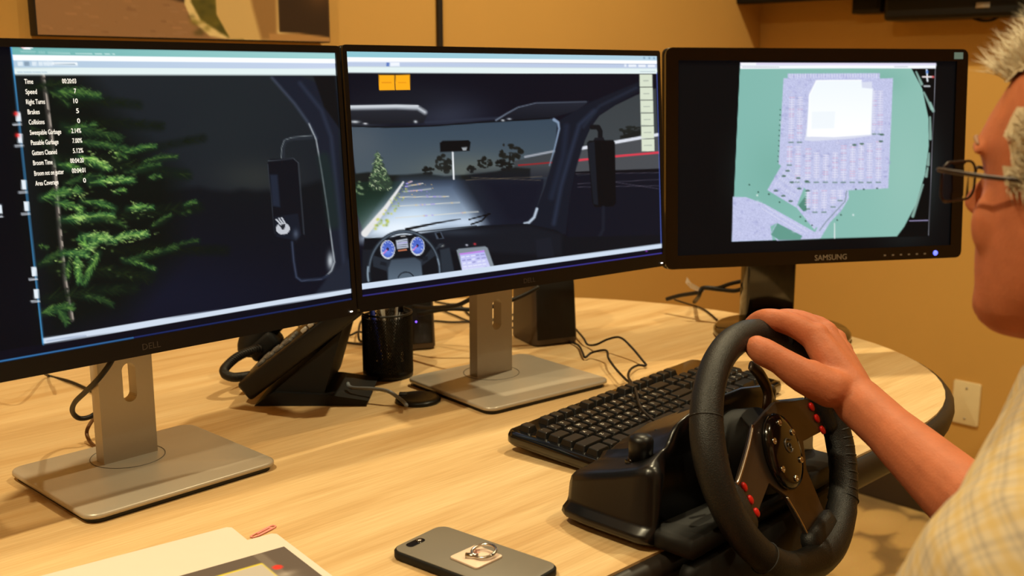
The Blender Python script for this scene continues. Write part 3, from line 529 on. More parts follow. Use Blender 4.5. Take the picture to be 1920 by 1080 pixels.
for k in range(80): x, y = R.uniform(352, 420), R.uniform(-60, 70); pp.glow(x, y, 8, 4, R.choice([(120, 108, 40), (66, 62, 22), (104, 90, 30)]), .5)
pp.poly([(398, -110), (400, 40), (424, 74), (500, 76), (520, 60), (520, -110)], (206, 172, 112), 3); pp.poly([(440, -110), (470, 30), (485, 76), (515, 76), (520, -110)], (150, 112, 66), 8)
pp.poly([(520, -110), (520, 64), (620, 72), (620, -110)], (56, 38, 22), 3); pp.poly([(500, 66), (560, 66), (620, 72), (620, 77), (500, 77)], (176, 132, 80), 3); pp.glow(600, 0, 30, 30, (120, 80, 44), .7)
for k in range(40): x, y = R.uniform(450, 620), R.uniform(-380, -60); pp.glow(x, y, 30, 24, R.choice([(70, 74, 34), (110, 110, 60), (150, 150, 110)]), .6)
put('print', pp.build(PWD-.004, PHT-.004), PRINT, pic, WM[pic] @ Matrix.Translation((0, -.0145, PHT/2)), smooth=False)
# television over the right wall, seen from below
def wall_r(x, y, off): return onplane(x, y, UV(UW-off, 0), EU)
tb = wall_r(1360, 8, .12)
v_tv = tb.dot(EV); tv = thing('wall_television', 'large black television mounted high on the right wall', 'television', UV(UW-.115, v_tv-.55, tb.z), TH)
TVW = WM[tv] @ Matrix.Rotation(-PI/2, 4, 'Z')      # local x to the viewer's right, y into the wall
put('housing', xf(rbox(1.1, .045, .63, .006), Matrix.Translation((0, .01, .313))), MATTE, tv, TVW)
put('screen', xf(rbox(1.06, .004, .58, .001), Matrix.Translation((0, -.014, .325))), GLOSSB, tv, TVW)
put('wall_bracket', xf(rbox(.3, .095, .3, .004), Matrix.Translation((0, .068, .33))), MATTE, tv, TVW)
b1 = wall_r(1607, 3, .03); b2 = wall_r(1660, 25, .03)
bx = thing('small_junction_box', 'small black box on the right wall just below the television', 'box', UV(UW-.002, (b1.dot(EV)+b2.dot(EV))/2, b2.z), TH)
bw = abs(b1.dot(EV)-b2.dot(EV)); BXW = WM[bx] @ Matrix.Rotation(-PI/2, 4, 'Z')
put('body', xf(rbox(bw, .055, .09, .004), Matrix.Translation((0, -.0285, .045))), BLACK, bx, BXW); put('lid', xf(rbox(bw*.86, .004, .07, .001), Matrix.Translation((0, -.058, .045))), MATTE, bx, BXW)
s1 = wall_r(1672, 0, .05); s2 = wall_r(1990, 30, .05)
sb = thing('wall_soundbar', 'long black bar with a white sticker under the television', 'speaker', UV(UW-.002, (s1.dot(EV)+s2.dot(EV))/2, s2.z), TH)
sw_ = abs(s1.dot(EV)-s2.dot(EV)); SBW = WM[sb] @ Matrix.Rotation(-PI/2, 4, 'Z')
put('body', xf(rbox(sw_, .09, .085, .01, 3), Matrix.Translation((0, -.046, .044))), BLACK, sb, SBW); put('grille', xf(rbox(sw_*.94, .004, .07, .001), Matrix.Translation((0, -.0925, .046))), MATTE, sb, SBW)
s3 = wall_r(1843, 18, .095); put('sticker', xf(rbox(.034, .001, .014, 0), Matrix.Translation(((s1.dot(EV)+s2.dot(EV))/2-s3.dot(EV), -.0953, .03))), mat('grey_label', (170, 160, 148), .6), sb, SBW)
put('cable_loop', tube([wall_r(1816, 28, .05), wall_r(1830, 36, .055), wall_r(1846, 39, .055), wall_r(1862, 37, .055), wall_r(1876, 28, .05)], .0035, 8), RUBBER, sb, ID)
# blank outlet plate
o1 = wall_r(1811, 756, .004)
ou = thing('outlet_plate', 'ivory outlet cover plate on the right wall beside the table end', 'outlet', UV(UW, o1.dot(EV), o1.z-.06), TH); OW = WM[ou] @ Matrix.Rotation(-PI/2, 4, 'Z')
put('plate', xf(prism(rrect(.074, .118, .006), .006, .002), Matrix.Translation((0, 0, .06)) @ Matrix.Rotation(PI/2, 4, 'X')), WHITEPL, ou, OW)
for zz in (.06-.042, .06+.042): put('screw', xf(lathe([(.001, 0), (.0032, 0), (.003, .0015), (.001, .002)], 12), Matrix.Translation((0, -.006, zz)) @ Matrix.Rotation(PI/2, 4, 'X')), SILVER, ou, OW)
# ---------------------------------------------------------------- the table
UE, VF, VB, RF, RB = 1.742, .608, 1.74, .42, .60
def outline(g=0.0, n=16):
    o = [(-2.2, VF-g), ]
    for i in range(n+1): a = -PI/2+PI/2*i/n; o.append((UE-RF+(RF+g)*math.cos(a), VF+RF+(RF+g)*math.sin(a)))
    for i in range(n+1): a = PI/2*i/n; o.append((UE-RB+(RB+g)*math.cos(a), VB-RB+(RB+g)*math.sin(a)))
    o.append((-2.2, VB+g)); return o
tbl = thing('conference_table', 'large light maple conference table with rounded end and dark edging', 'table', UV(.3, 1.17, 0), TH)
put('tabletop', prism(outline(0), .003, 0, z0=ZT-.003), WOOD, tbl, RW, smooth=False)
put('edge_band', loft([[(x, y, ZT+z) for x, y in outline(g, 16)] for g, z in ((-.002, -.0035), (.001, -.0025), (.008, -.004), (.013, -.010), (.014, -.02), (.010, -.034), (.002, -.044), (-.05, -.046))]), EDGE, tbl, RW)
for (u, v) in ((-1.3, 1.17), (1.15, 1.25)):
    put('leg', join(xf(rbox(.10, .42, .66, .01), Matrix.Translation((u, v, .362))), xf(rbox(.16, .62, .03, .008), Matrix.Translation((u, v, .0155)))), MATTE, tbl, RW)
# ---------------------------------------------------------------- monitors
RX = Matrix.Rotation(PI/2, 4, 'X')
def ringp(ow, oh, iw, ih, ic, h, r=.004):
    """rectangular frame with a rectangular opening; ic is the opening's centre"""
    o = rrect(ow, oh, r, 3); k = len(o); hx, hy = iw/2, ih/2
    inn = []
    for (x, y) in o: inn.append((max(-hx, min(hx, (x)*(2*hx/ow*1.3)))+ic[0], max(-hy, min(hy, y*(2*hy/oh*1.3)))+ic[1]))
    lv = []
    for z in (0, h):
        for pts in (o, inn): lv.append([(x, y, z) for x, y in pts])
    v = [p for l in lv for p in l]; f = []
    for j in range(k):
        n = (j+1) % k
        f.append((2*k+j, 2*k+n, 3*k+n, 3*k+j)); f.append((j, n, 2*k+n, 2*k+j)); f.append((k+j, 3*k+j, 3*k+n, k+n)); f.append((j, k+j, k+n, n))
    me = mesh('frame', v, f); bm = bmesh.new(); bm.from_mesh(me); bmesh.ops.remove_doubles(bm, verts=bm.verts, dist=1e-6); bmesh.ops.dissolve_degenerate(bm, dist=1e-6, edges=bm.edges); bmesh.ops.recalc_face_normals(bm, faces=bm.faces); bm.to_mesh(me); bm.free(); return me
def mon_frame(c, yaw, tilt):
    X = Vector((math.cos(yaw), math.sin(yaw), 0)); n = Vector((-math.sin(yaw), math.cos(yaw), 0)); Z = (Vector((0, 0, 1))*math.cos(tilt)+n*math.sin(tilt)); return frame(c, X, Z.cross(X), Z)
def slim_monitor(label, c, yaw, tilt, bxy, byaw, pic, led):
    t = thing('computer_monitor', label, 'monitor', (bxy[0], bxy[1], ZT), byaw, 'slim monitors on silver stands')
    B = WM[t]; M = mon_frame(c, yaw, tilt); AW, AH = .527, .296; s, tp, bt = .0055, .008, .019; ow, oh = AW+2*s, AH+tp+bt; oc = (tp-bt)/2
    hb = put('housing', xf(join(xf(prism(rrect(ow, oh, .004, 4), .012, .002), Matrix.Translation((0, oc, -.0155))), loft([[(x*k, y*k+oc+.01, z) for x, y in rrect(ow*.86, oh*.8, .03, 5)] for k, z in ((1, -.0155), (.97, -.026), (.85, -.038), (.7, -.042))])), RX), BLACK, t, M)
    put('bezel', xf(xf(ringp(ow, oh, AW, AH, (0, -oc), .0035), Matrix.Translation((0, oc, -.0008))), RX), BEZEL, t, M, smooth=False)
    scr = put('screen', pic.build(AW, AH), SCREEN, t, M @ Matrix.Translation((0, -.0006, 0)), label=led, smooth=False)
    put('logo', xf(text_mesh('DELL', .0095, .0002), Matrix.Translation((0, -AH/2-bt*.55, .0029)) ), mat('dim_logo', (58, 50, 46), .4), t, M @ RX, smooth=False)
    lg = put('power_light', xf(rbox(.004, .001, .0016, .0004, 1), Matrix.Translation((AW/2-.004, -.004, -AH/2-bt*.72))), mat('white_led', (255, 250, 240), .4, emit=2.5), t, M)
    # stand: plate with rounded corners, flat neck with a cable slot
    BW, BD = .232, .203
    bs = put('base', loft([[(x*k+0, y*k, z) for x, y in rrect(BW, BD, .016, 6)] for k, z in ((.975, .0050), (1, .0062), (1, .0092), (.993, .0108), (.978, .0115))]), SILVER, t, B)
    put('foot_pad', xf(prism(rrect(BW*.96, BD*.96, .014, 5), .0052, 0), Matrix.Translation((0, 0, 0))), BLACK, bs, B)
    put('swivel_ring', xf(lathe([(.0418, 0), (.0428, 0), (.0428, .0004), (.0418, .0004)], 40, ring=True), Matrix.Translation((0, .04, .0115))), GREYSEAM, bs, B)
    NW, NT, z0, z1 = .067, .019, .0114, .36; yf = .031
    o = [(-NW/2, z0), (NW/2, z0), (NW/2, z1), (-NW/2, z1)]; SX, SZ, SH, SR = .004, .103, .047, .0085
    bm = bmesh.new(); fr_, bk = [], []
    hole = [(SX+SR*math.cos(a), SZ+(SH/2-SR)*(1 if math.sin(a) > 0 else -1)+SR*math.sin(a)) for a in [2*PI*(i+.5)/20 for i in range(20)]]
    for y, store in ((yf, fr_), (yf+NT, bk)):
        store.append([bm.verts.new((x, y, z)) for x, z in o]); store.append([bm.verts.new((x, y, z)) for x, z in hole])
    for st in (fr_, bk):
        ev = [bm.edges.new((st[0][i], st[0][(i+1) % 4])) for i in range(4)]+[bm.edges.new((st[1][i], st[1][(i+1) % 20])) for i in range(20)]
        bmesh.ops.triangle_fill(bm, edges=ev, use_beauty=True)
    for k, n in ((0, 4), (1, 20)):
        for i in range(n): bm.faces.new((fr_[k][i], fr_[k][(i+1) % n], bk[k][(i+1) % n], bk[k][i]))
    put('neck', bmesh_to('neck', bm), SILVER, t, B, smooth=False)
    hc = Vector(c) + M.col[1].to_3d()*.03; lc = B.inverted() @ hc
    put('tilt_hinge', xf(rbox(.09, max(.02, yf-lc.y+.006), .09, .005), Matrix.Translation((0, (yf+lc.y)/2, .335))), BLACK, t, B)
    return t, M, scr
pl = paint_left()
mL, ML, scrL = slim_monitor('leftmost monitor on a silver stand showing a conifer at night', (-.389, 1.113, 1.0732), .788, .064, (-.427, 1.192), .81, pl, 'lit screen with a green conifer at night')
mC, MC, scrC = slim_monitor('centre monitor on a silver stand showing a windscreen view at night', (.015, 1.474, 1.075), .668, .073, (-.006, 1.556), .69, paint_centre(), 'lit screen with a driving cab view')
TXT = mat('screen_lettering', (240, 244, 246), .5, emit=.9)
for k, (s, x0, x1, vtx, a0, a1) in enumerate((('Time', 48, 64, '00:20:03', 118, 144), ('Speed', 50, 71, '7', 140, 144), ('Right Turns', 51, 86, '10', 139, 147), ('Brakes', 54, 76, '5', 144, 149), ('Collisions', 56, 85, '0', 146, 151), ('Sweepable Garbage', 58, 116, '2.14%', 135, 153), ('Passable Garbage', 60, 111, '7.00%', 137, 155), ('Gutters Cleaned', 62, 108, '5.12%', 138, 157), ('Broom Time', 64, 100, '00:04:20', 133, 158), ('Broom not on gutter', 66, 121, '00:04:01', 136, 161), ('Area Coverage', 68, 111, '0', 157, 162))):
    for st, xa, xb, yy in ((s, x0, x1, 156.7+k*18.75), (vtx, a0, a1, 156+k*18.4)):
        ua, va = pl.uv(xa, yy); ub, vb = pl.uv(xb, yy); me = text_mesh(st, .0060, .00005); xs = [v.co.x for v in me.vertices]; cx = (min(xs)+max(xs))/2; sx = (ub-ua)*.527/(max(xs)-min(xs))
        for v in me.vertices: v.co.x = (v.co.x-cx)*sx; v.co.y *= 1.1
        put('screen_text', xf(me, Matrix.Translation((((ua+ub)/2-.5)*.527, 0, (.5-(va+vb)/2)*.296)) @ RX), TXT, scrL, WM[scrL] @ Matrix.Translation((0, -.0004, 0)), smooth=False)
# wide-bezel monitor on the round stand
MR = mon_frame((.484, 1.712, 1.068), .228, .07); sxy = (.478, 1.866)
mR = thing('computer_monitor', 'rightmost glossy black monitor on a round base showing a plan', 'monitor', (*sxy, ZT), .228)
OWD, OHT, AW, AH = .516, .336, .476, .296
put('housing', xf(loft([[(x*k, y*k, z) for x, y in rrect(OWD, OHT, .008, 4)] for k, z in ((.6, -.06), (.8, -.055), (.9, -.035), (.99, -.02), (1, -.012), (1, -.002))]), RX), BLACK, mR, MR)
put('bezel', xf(ringp(OWD, OHT, AW, AH, (0, .001), .007, .01), RX @ Matrix.Translation((0, 0, -.002))), GLOSSB, mR, MR, smooth=False)
put('screen', paint_right().build(AW, AH), SCREEN, mR, MR @ Matrix.Translation((0, -.001, .001)), label='lit screen with a pale green plan of a car park', smooth=False)
put('logo', xf(text_mesh('SAMSUNG', .0125, .0002), RX @ Matrix.Translation((.022, -OHT/2+.0085, .0052))), mat('grey_logo', (150, 138, 122), .35, metal=.3), mR, MR, smooth=False)
for k in range(6): put('button_mark', xf(rbox(.004, .0006, .0025, 0), Matrix.Translation((.118+k*.0145, -.0052, -OHT/2+.0085))), mat('button_print', (120, 108, 96), .5), mR, MR, smooth=False)
put('power_light', xf(lathe([(.0005, 0), (.0042, 0), (.004, .001), (.0005, .0012)], 16), Matrix.Translation((.21, -.005, -OHT/2+.009)) @ RX), mat('blue_led', (96, 110, 255), .4, emit=2.0), mR, MR)
put('sticker', xf(rbox(.016, .0006, .0105, 0), Matrix.Translation((.240, -.0053, OHT/2-.0105))), mat('blue_sticker', (110, 150, 172), .5), mR, MR, smooth=False)
put('base', xf(lathe([(.001, 0), (.116, 0), (.119, .004), (.119, .012), (.114, .017), (.05, .019), (.001, .019)], 48), Matrix()), GLOSSB, mR)
put('neck', xf(rbox(.092, .034, .27, .004), Matrix.Translation((-.018, .025, .152))), GLOSSB, mR)
put('neck_hinge', xf(rbox(.09, .11, .08, .006), Matrix.Translation((-.018, -.045, .30))), BLACK, mR)
# ---------------------------------------------------------------- keyboard
kb = thing('computer_keyboard', 'black full-size keyboard with glossy wrist edge lying on the table', 'keyboard', (.191, 1.393, ZT), .875)
KT = WM[kb] @ Matrix.Translation((0, 0, .002)) @ Matrix.Rotation(math.radians(3.5), 4, 'X')
put('body', loft([[(x*k, y*k2-.002, z) for x, y in rrect(.452, .152, .012, 5)] for k, k2, z in ((.985, .97, .004), (1, 1, .008), (1, 1, .016), (.99, .985, .0205), (.97, .95, .0215))]), GLOSSB, kb, KT)
for xx in (-.17, .17): put('foot', xf(rbox(.03, .02, .013, .002), Matrix.Translation((xx, .055, .0066))), BLACK, kb)
KEYM = {}; U_ = .0190; KEYMAT = mat('key_plastic', (15, 15, 15), .36, spec=.5)
LEG = mat('key_legend', (214, 210, 202), .5)
def key(u, v, w=1.0, h=1.0, leg=None):
    if (w, h) not in KEYM:
        a, b_ = (w*U_-.0015)/2, (h*U_-.0015)/2; KEYM[(w, h)] = loft([[(x*k, y*k2+dy, z) for x, y in rrect(2*a, 2*b_, .002, 2)] for k, k2, dy, z in ((1, 1, 0, 0), (1-.0042/(2*a), .80, .0004, .0065), (1-.006/(2*a), .74, .0004, .0072))])
        KEYM[(w, h)].materials.append(KEYMAT)
        KEYM[(w, h)].polygons.foreach_set('use_smooth', [False]*len(KEYM[(w, h)].polygons))
    o = bpy.data.objects.new('key', KEYM[(w, h)]); COL.objects.link(o); o.parent = kb
    W = KT @ Matrix.Translation((-.2145+u*U_, .063-v*U_, .0216)); o.matrix_basis = WM[kb].inverted() @ W; WM[o] = W
    if leg: put('legend', xf(text_mesh(leg, .0062, .00008), Matrix.Translation((-.0018, .0022, .0074))), LEG, o, W, smooth=False)
def row(v, spec, u0=0.0, legs=''):
    u = u0; legs = list(legs)
    for w_ in spec:
        if w_ < 0: u -= w_; continue
        key(u+w_/2, v+.5, w_, leg=(legs.pop(0).strip() or None) if legs else None); u += w_
row(0, [1, -1, 1, 1, 1, 1, -.5, 1, 1, 1, 1, -.5, 1, 1, 1, 1, -.25, 1, 1, 1])
row(1.4, [1]*13+[2, -.25, 1, 1, 1, -.25, 1, 1, 1, 1], 0, '`1234567890-=     /*-'); row(2.4, [1.5]+[1]*12+[1.5, -.25, 1, 1, 1, -.25, 1, 1, 1], 0, ' QWERTYUIOP[]    789')
row(3.4, [1.75]+[1]*11+[2.25, -3.5, 1, 1, 1], 0, " ASDFGHJKL;' 456"); row(4.4, [2.25]+[1]*10+[2.75, -1.25, 1, -1.25, 1, 1, 1], 0, ' ZXCVBNM,./  123'); row(5.4, [1.5, 1, 1.25, 6, 1.25, 1, 1, 2, -.25, 1, 1, 1, -.25, 2, 1])
key(22, 3.4, 1, 2); key(22, 5.4, 1, 2)
# ---------------------------------------------------------------- smartphone with ring holder
ph = thing('smartphone', 'smartphone lying face down in a grey case with a ring holder', 'phone', (-.036, .950, ZT), math.radians(-38.5))
put('case', loft([[(x*k, y*k2, z) for x, y in rrect(.150, .075, .012, 7)] for k, k2, z in ((.975, .95, .0), (1, 1, .002), (1, 1, .0075), (.985, .97, .0092))]), MATTE, ph)
put('back_panel', xf(prism(rrect(.146, .0715, .011, 7), .0006, .0002), Matrix.Translation((0, 0, .0092))), GREYPL, ph)
put('camera_window', xf(prism(rrect(.009, .022, .004, 5), .0005, 0), Matrix.Translation((-.064, -.012, .0098))), GLOSSB, ph); put('camera_lens', xf(lathe([(.0005, 0), (.003, 0), (.0026, .0012), (.0005, .0012)], 16), Matrix.Translation((-.064, -.007, .0103))), STEEL, ph)
RG = Matrix.Translation((.004, -.001, .0098)) @ Matrix.Rotation(math.radians(-4), 4, 'Z')
rp = put('ring_mount', xf(prism(rrect(.036, .036, .003, 4), .0022, .0006), RG), mat('pale_pink_plate', (236, 208, 186), .4), ph)
put('plate_mark', xf(join(*[xf(rbox(.007, .0012, .0002, 0), Matrix.Translation((-.009+k*.002, .009-.002*k, .0024)) @ Matrix.Rotation(.8*(-1)**k, 4, 'Z')) for k in range(4)]), RG), mat('pink_print', (232, 150, 130), .5), rp)
put('ring', xf(tube([(.0115*math.cos(a), .0115*math.sin(a), 0) for a in [2*PI*i/28 for i in range(29)]], .0016, 8, 1), WM[ph].inverted() @ WM[ph] @ RG @ Matrix.Translation((.004, .006, .0062)) @ Matrix.Rotation(math.radians(10), 4, 'X')), STEEL, rp)
put('ring_hinge', xf(xf(lathe([(.001, -.006), (.0028, -.006), (.0028, .006), (.001, .006)], 14), Matrix.Rotation(PI/2, 4, 'Y')), RG @ Matrix.Translation((.0, -.006, .0042)) @ Matrix.Rotation(.6, 4, 'Z')), STEEL, rp)
# ---------------------------------------------------------------- papers and paper clip
pa = onz(432, 988, ZT); pb = onz(516, 1001, ZT)
ad, bd = Vector((-.795, -.607, 0)).normalized(), Vector((.607, -.795, 0)).normalized()   # along the top edge, down the sheet
def sheet(c, z, wd, ht, r=.004):
    o = [(.0, -.0), (wd, 0), (wd, ht), (0, ht)]; pts = []
    n = 14
    return loft([[c+ad*x+bd*y+Vector((0, 0, z-ZT+dz)) for x, y in [(r, 0)]+[(wd*i/n, 0) for i in range(1, n)]+[(wd, 0), (wd, ht), (0, ht), (0, r)]] for dz in (0, .0003)])
s1_ = put('paper_sheet', sheet(pa+Vector((0, 0, .0005)), ZT, .216, .279), PAPER, None, ID, smooth=False); tag(s1_, 'blank cream sheet lying under the printed page at the table front', 'paper')
s2_ = thing('printed_page', 'cream page with a dark printed photo and red marks, nearest the camera', 'paper', pb+Vector((0, 0, .001)), 0)
put('sheet', sheet(pb+Vector((0, 0, .0012)), ZT, .216, .279), PAPER, s2_, ID, smooth=False)
pr = Paint([(0, 0), (100, 0), (100, 130), (0, 130)], 110, 140, (98, 86, 80)); pr.poly([(8, 22), (55, 22), (58, 12), (84, 12), (84, 80), (92, 84), (92, 120), (8, 120)], (226, 206, 60), 1); pr.poly([(9.5, 23.5), (56, 23.5), (59.5, 13.5), (82.5, 13.5), (82.5, 81), (90, 85), (90, 118), (9.5, 118)], (188, 180, 172), 1); pr.poly([(83, 0), (88, 0), (88, 60), (83, 60)], (120, 108, 100), 1)
for x, y in ((60, 23), (87, 22), (20, 40), (70, 70), (40, 100)): pr.ell(x, y, 2.6, 3, (214, 60, 50), 1, 12)
for k in range(60): pr.glow(random.uniform(10, 90), random.uniform(25, 120), 6, 4, random.choice([(160, 152, 146), (206, 198, 190)]), .5)
PC = pb + bd*.037 + ad*.008; PX, PZ = -ad, -bd
put('printed_photo', pr.build(.192, .225), PRINT, s2_, frame(PC+ad*.096+bd*.1125+Vector((0, 0, .0021)), PX, Vector((0, 0, -1)), PZ), smooth=False)
pk = mat('pink_plastic_wire', (240, 150, 140), .4); cc = onz(495, 998, ZT)
cl = []
for (x, y) in ((-.012, -.003), (.012, -.003), (.0155, 0), (.012, .003), (-.014, .003), (-.0165, .0005), (-.014, -.0018), (.008, -.0018), (.0095, 0), (.008, .0014), (-.008, .0014)): cl.append((x, y, .0012))
o = put('paper_clip', tube(cl, .0008, 6, 5), pk, None, Matrix.Translation(cc) @ Matrix.Rotation(math.radians(60), 4, 'Z')); tag(o, 'pink paper clip on the table at the edge of the paper', 'paper clip')
# ---------------------------------------------------------------- desk telephone
tel = thing('desk_telephone', 'black desk telephone on a wedge stand behind the left monitor', 'telephone', (-.29, 1.52, ZT), 0)
x0, x1, y0, y1 = -.363, -.205, 1.452, 1.625
def tz(z): return ZT+z
sl = Vector((x1+.012-x0, 0, .132)).normalized(); sn = Vector((-sl.z, 0, sl.x))   # along the slanted face, normal of the face
SF = frame(Vector((x0-.008, (y0+y1)/2, ZT+.012)), sl, Vector((0, 1, 0)), sl.cross(Vector((0, 1, 0))))
PHL = .205
put('body', xf(rbox(PHL, y1-y0, .030, .005, 3), Matrix.Translation((PHL/2, 0, .008))), BLACK, tel, SF)
put('stand', join(loft([[(x, y, ZT+z) for x, z in ((x0+.002, .0005), (x1, .0005), (x1+.004, .008), (x1-.05, .016), (x0+.03, .02))] for y in (y0, y1-.052)]), loft([[(x, y, ZT+z) for x, z in ((x0+.012, .004), (x1-.060, .012), (x1-.036, .092), (x1-.030, .108))] for y in (y0+.008, y1-.008)])), MATTE, tel, ID, smooth=False)
put('display', xf(rbox(.05, .09, .004, .001), Matrix.Translation((.165, -.025, .0245))), mat('display_grey', (86, 90, 82), .25), tel, SF)
for i in range(4):
    for j in range(3): put('key', xf(rbox(.011, .014, .005, .0015), Matrix.Translation((.04+i*.017, -.062+j*.02, .025))), mat('phone_key', (96, 92, 88), .3), tel, SF)
for i in range(6): put('line_key', xf(rbox(.009, .008, .006, .0015), Matrix.Translation((.125+i*.0125, -.082, .0255))), mat('phone_key_light', (170, 166, 160), .3), tel, SF)
put('handset', xf(join(tube([(-.006, .058, .036), (.012, .058, .050), (.08, .058, .060), (.15, .058, .056), (.19, .058, .040)], [.017, .022, .021, .021, .022, .017], 14, 6), xf(rbox(.05, .046, .03, .008, 3), Matrix.Translation((.022, .058, .036))), xf(rbox(.05, .048, .03, .008, 3), Matrix.Translation((.175, .056, .037)))), Matrix()), MATTE, tel, SF)
# coiled cord
cp = spline([at(520, 646, 1.60), at(480, 655, 1.57), at(447, 668, 1.54), at(424, 688, 1.51), at(421, 700, 1.50), at(436, 707, 1.495), at(455, 706, 1.50), at(468, 704, 1.505)], 14); hel = []
for i, (p, (t_, N, B_)) in enumerate(zip(cp, frames(cp))):
    for k in range(4): a = (i*4+k)*2*PI/7; hel.append((p if i == len(cp)-1 else p+(cp[i+1]-p)*k/4)+N*.0052*math.cos(a)+B_*.0052*math.sin(a))
put('coiled_cord', tube(hel, .0021, 6, 1), RUBBER, tel, ID)
GREYC = mat('grey_blue_cable', (120, 124, 130), .4)
o = put('network_cable', tube([(-.235, 1.49, ZT+.022), at(660, 727, 1.475), at(700, 729, 1.47), at(726, 733, 1.462), at(742, 742, 1.458), at(756, 753, 1.452), onz(762, 760, ZT+.012)], .0028, 8), GREYC, None, ID); tag(o, 'grey network cable running from the telephone into the round grommet', 'cable')
gr = onz(784, 752, ZT); gt = thing('cable_grommet', 'round black cable grommet cap set in the tabletop', 'grommet', gr)
put('cap', lathe([(.001, .0), (.0315, .0), (.0325, .003), (.030, .0065), (.022, .008), (.001, .0085)], 36), BLACK, gt); put('cable_notch', xf(rbox(.012, .014, .004, .001), Matrix.Translation((-.022, .008, .0075))), MATTE, gt)
# ---------------------------------------------------------------- mesh pencil cup with pens
pcx = onz(728, 703, ZT); pc = thing('pencil_cup', 'black wire-mesh pencil cup standing between the telephone and stand', 'pencil cup', pcx)
nC, nR, RC, HC = 64, 34, .0375, .100
v, f = [], []
for j in range(nR+1):
    for i in range(nC): a = 2*PI*(i+.5*(j % 2))/nC; v.append((RC*math.cos(a), RC*math.sin(a), .006+(HC-.010)*j/nR))
for j in range(nR-1):
    for i in range(nC):
        if j % 2 == 0: f.append((j*nC+i, (j+1)*nC+i, (j+2)*nC+i, (j+1)*nC+(i-1) % nC))
        else: f.append((j*nC+i, (j+1)*nC+(i+1) % nC, (j+2)*nC+i, (j+1)*nC+i))
mw = put('mesh_wall', mesh('mesh', v, f), BLACK, pc, kind=None); md = mw.modifiers.new('wire', 'WIREFRAME'); md.thickness = .0026; md.use_even_offset = False
put('bottom', lathe([(.001, .0), (.038, .0), (.0385, .002), (.0385, .012), (.0375, .012), (.0365, .004), (.001, .004)], 40), BLACK, pc)
put('rim', xf(tube([(.0378*math.cos(a), .0378*math.sin(a), HC) for a in [2*PI*i/40 for i in range(41)]], .0018, 8, 1), Matrix()), BLACK, pc)
for (dx, dy, tx, ty, col, lab, h) in ((-.018, .006, -.03, .01, (30, 52, 150), 'blue ballpoint pen leaning in the mesh pencil cup', .145), (-.004, -.01, -.006, -.024, (150, 140, 126), 'grey pencil standing in the mesh pencil cup', .15), (.012, .004, .02, .012, (120, 112, 104), 'silver pen leaning in the mesh pencil cup', .14), (.016, -.012, .026, -.016, (30, 26, 26), 'black marker standing in the mesh pencil cup', .13)):
    a = Vector((pcx.x+dx*.6, pcx.y+dy*.6, ZT+.0065)); b_ = Vector((pcx.x+tx, pcx.y+ty, ZT+h)); W = align(a, b_-a); ln = (b_-a).length
    t = thing('pen', lab, 'pen', a); put('barrel', lathe([(.001, 0), (.002, .008), (.0042, .02), (.0042, ln*.8), (.001, ln*.8)], 12), mat('pen_'+lab[:5], col, .35), t, W); put('cap', lathe([(.001, ln*.79), (.0046, ln*.79), (.0046, ln*.97), (.003, ln), (.0005, ln)], 12), mat('pencap_'+lab[:5], tuple(int(k*.8) for k in col), .3), t, W)
# ---------------------------------------------------------------- desk speakers
def speaker(lab, c, rz, led=False):
    t = thing('desk_speaker', lab, 'speaker', c, rz, 'pair of black desk speakers')
    put('cabinet', loft([[(x*k, y*k2+dy, z) for x, y in rrect(.086, .095, .012, 5)] for k, k2, dy, z in ((.97, .97, 0, .002), (1, 1, 0, .005), (.96, .92, .004, .10), (.84, .74, .014, .205), (.78, .66, .014, .212))]), mat('speaker_cabinet', (66, 52, 40), .5), t)
    put('grille', loft([[(x*k, y-.046+z*.075, z) for x, y in rrect(.074, .006, .0028, 3)] for k, z in ((1, .012), (.985, .10), (.86, .198))]), mat('speaker_cloth', (14, 11, 10), .85, bump=.8, bscale=1500), t)
    put('foot', xf(rbox(.07, .08, .004, .001), Matrix.Translation((0, 0, .002))), MATTE, t)
    if led: put('power_light', xf(lathe([(.0003, 0), (.0016, 0), (.0012, .001)], 10), Matrix.Translation((.008, -.0475, .05)) @ RX), mat('violet_led', (120, 80, 255), .4, emit=3), t)
spR = onz(1022, 648, ZT); spL = onz(770, 657, ZT)
speaker('black desk speaker to the right of the centre monitor stand', (spR.x, spR.y+.045, ZT), math.radians(26))
speaker('black desk speaker partly hidden behind the pencil cup', (spL.x-.012, spL.y+.04, ZT), math.radians(18), True)
# ---------------------------------------------------------------- cables
def cable(lab, pts, r=.0022, m=RUBBER, sm=8, name='cable'): o = put(name, tube(pts, r, 8, sm), m, None, ID); tag(o, lab, 'cable'); return o
Z = ZT+.003
cable('black speaker wire snaking in an upper loop over the table to the keyboard', [onz(1066, 603, Z), onz(1080, 618, ZT+.012), onz(1094, 634, ZT+.012), onz(1102, 646, Z+.002), onz(1118, 646, ZT+.012), onz(1140, 636, ZT+.022), onz(1163, 633, ZT+.03), onz(1185, 652, ZT+.02), onz(1205, 676, ZT+.008), onz(1211, 685, Z+.002), onz(1196, 685, Z+.004), onz(1182, 693, ZT+.01), onz(1178, 706, ZT+.02), onz(1186, 720, ZT+.032)], .0019)
cable('black wire crossing over the keyboard from the speaker foot', [onz(1066, 640, Z), onz(1084, 647, Z+.002), onz(1092, 660, ZT+.008), onz(1097, 670, Z+.002), onz(1110, 661, ZT+.01), onz(1136, 657, ZT+.02), onz(1141, 672, ZT+.018), onz(1155, 692, ZT+.016), onz(1175, 713, ZT+.018), onz(1188, 722, ZT+.026), onz(1194, 740, ZT+.036), onz(1202, 765, ZT+.036), onz(1222, 785, ZT+.035), onz(1245, 800, ZT+.034)], .0019)
bL = WM[mL]; 
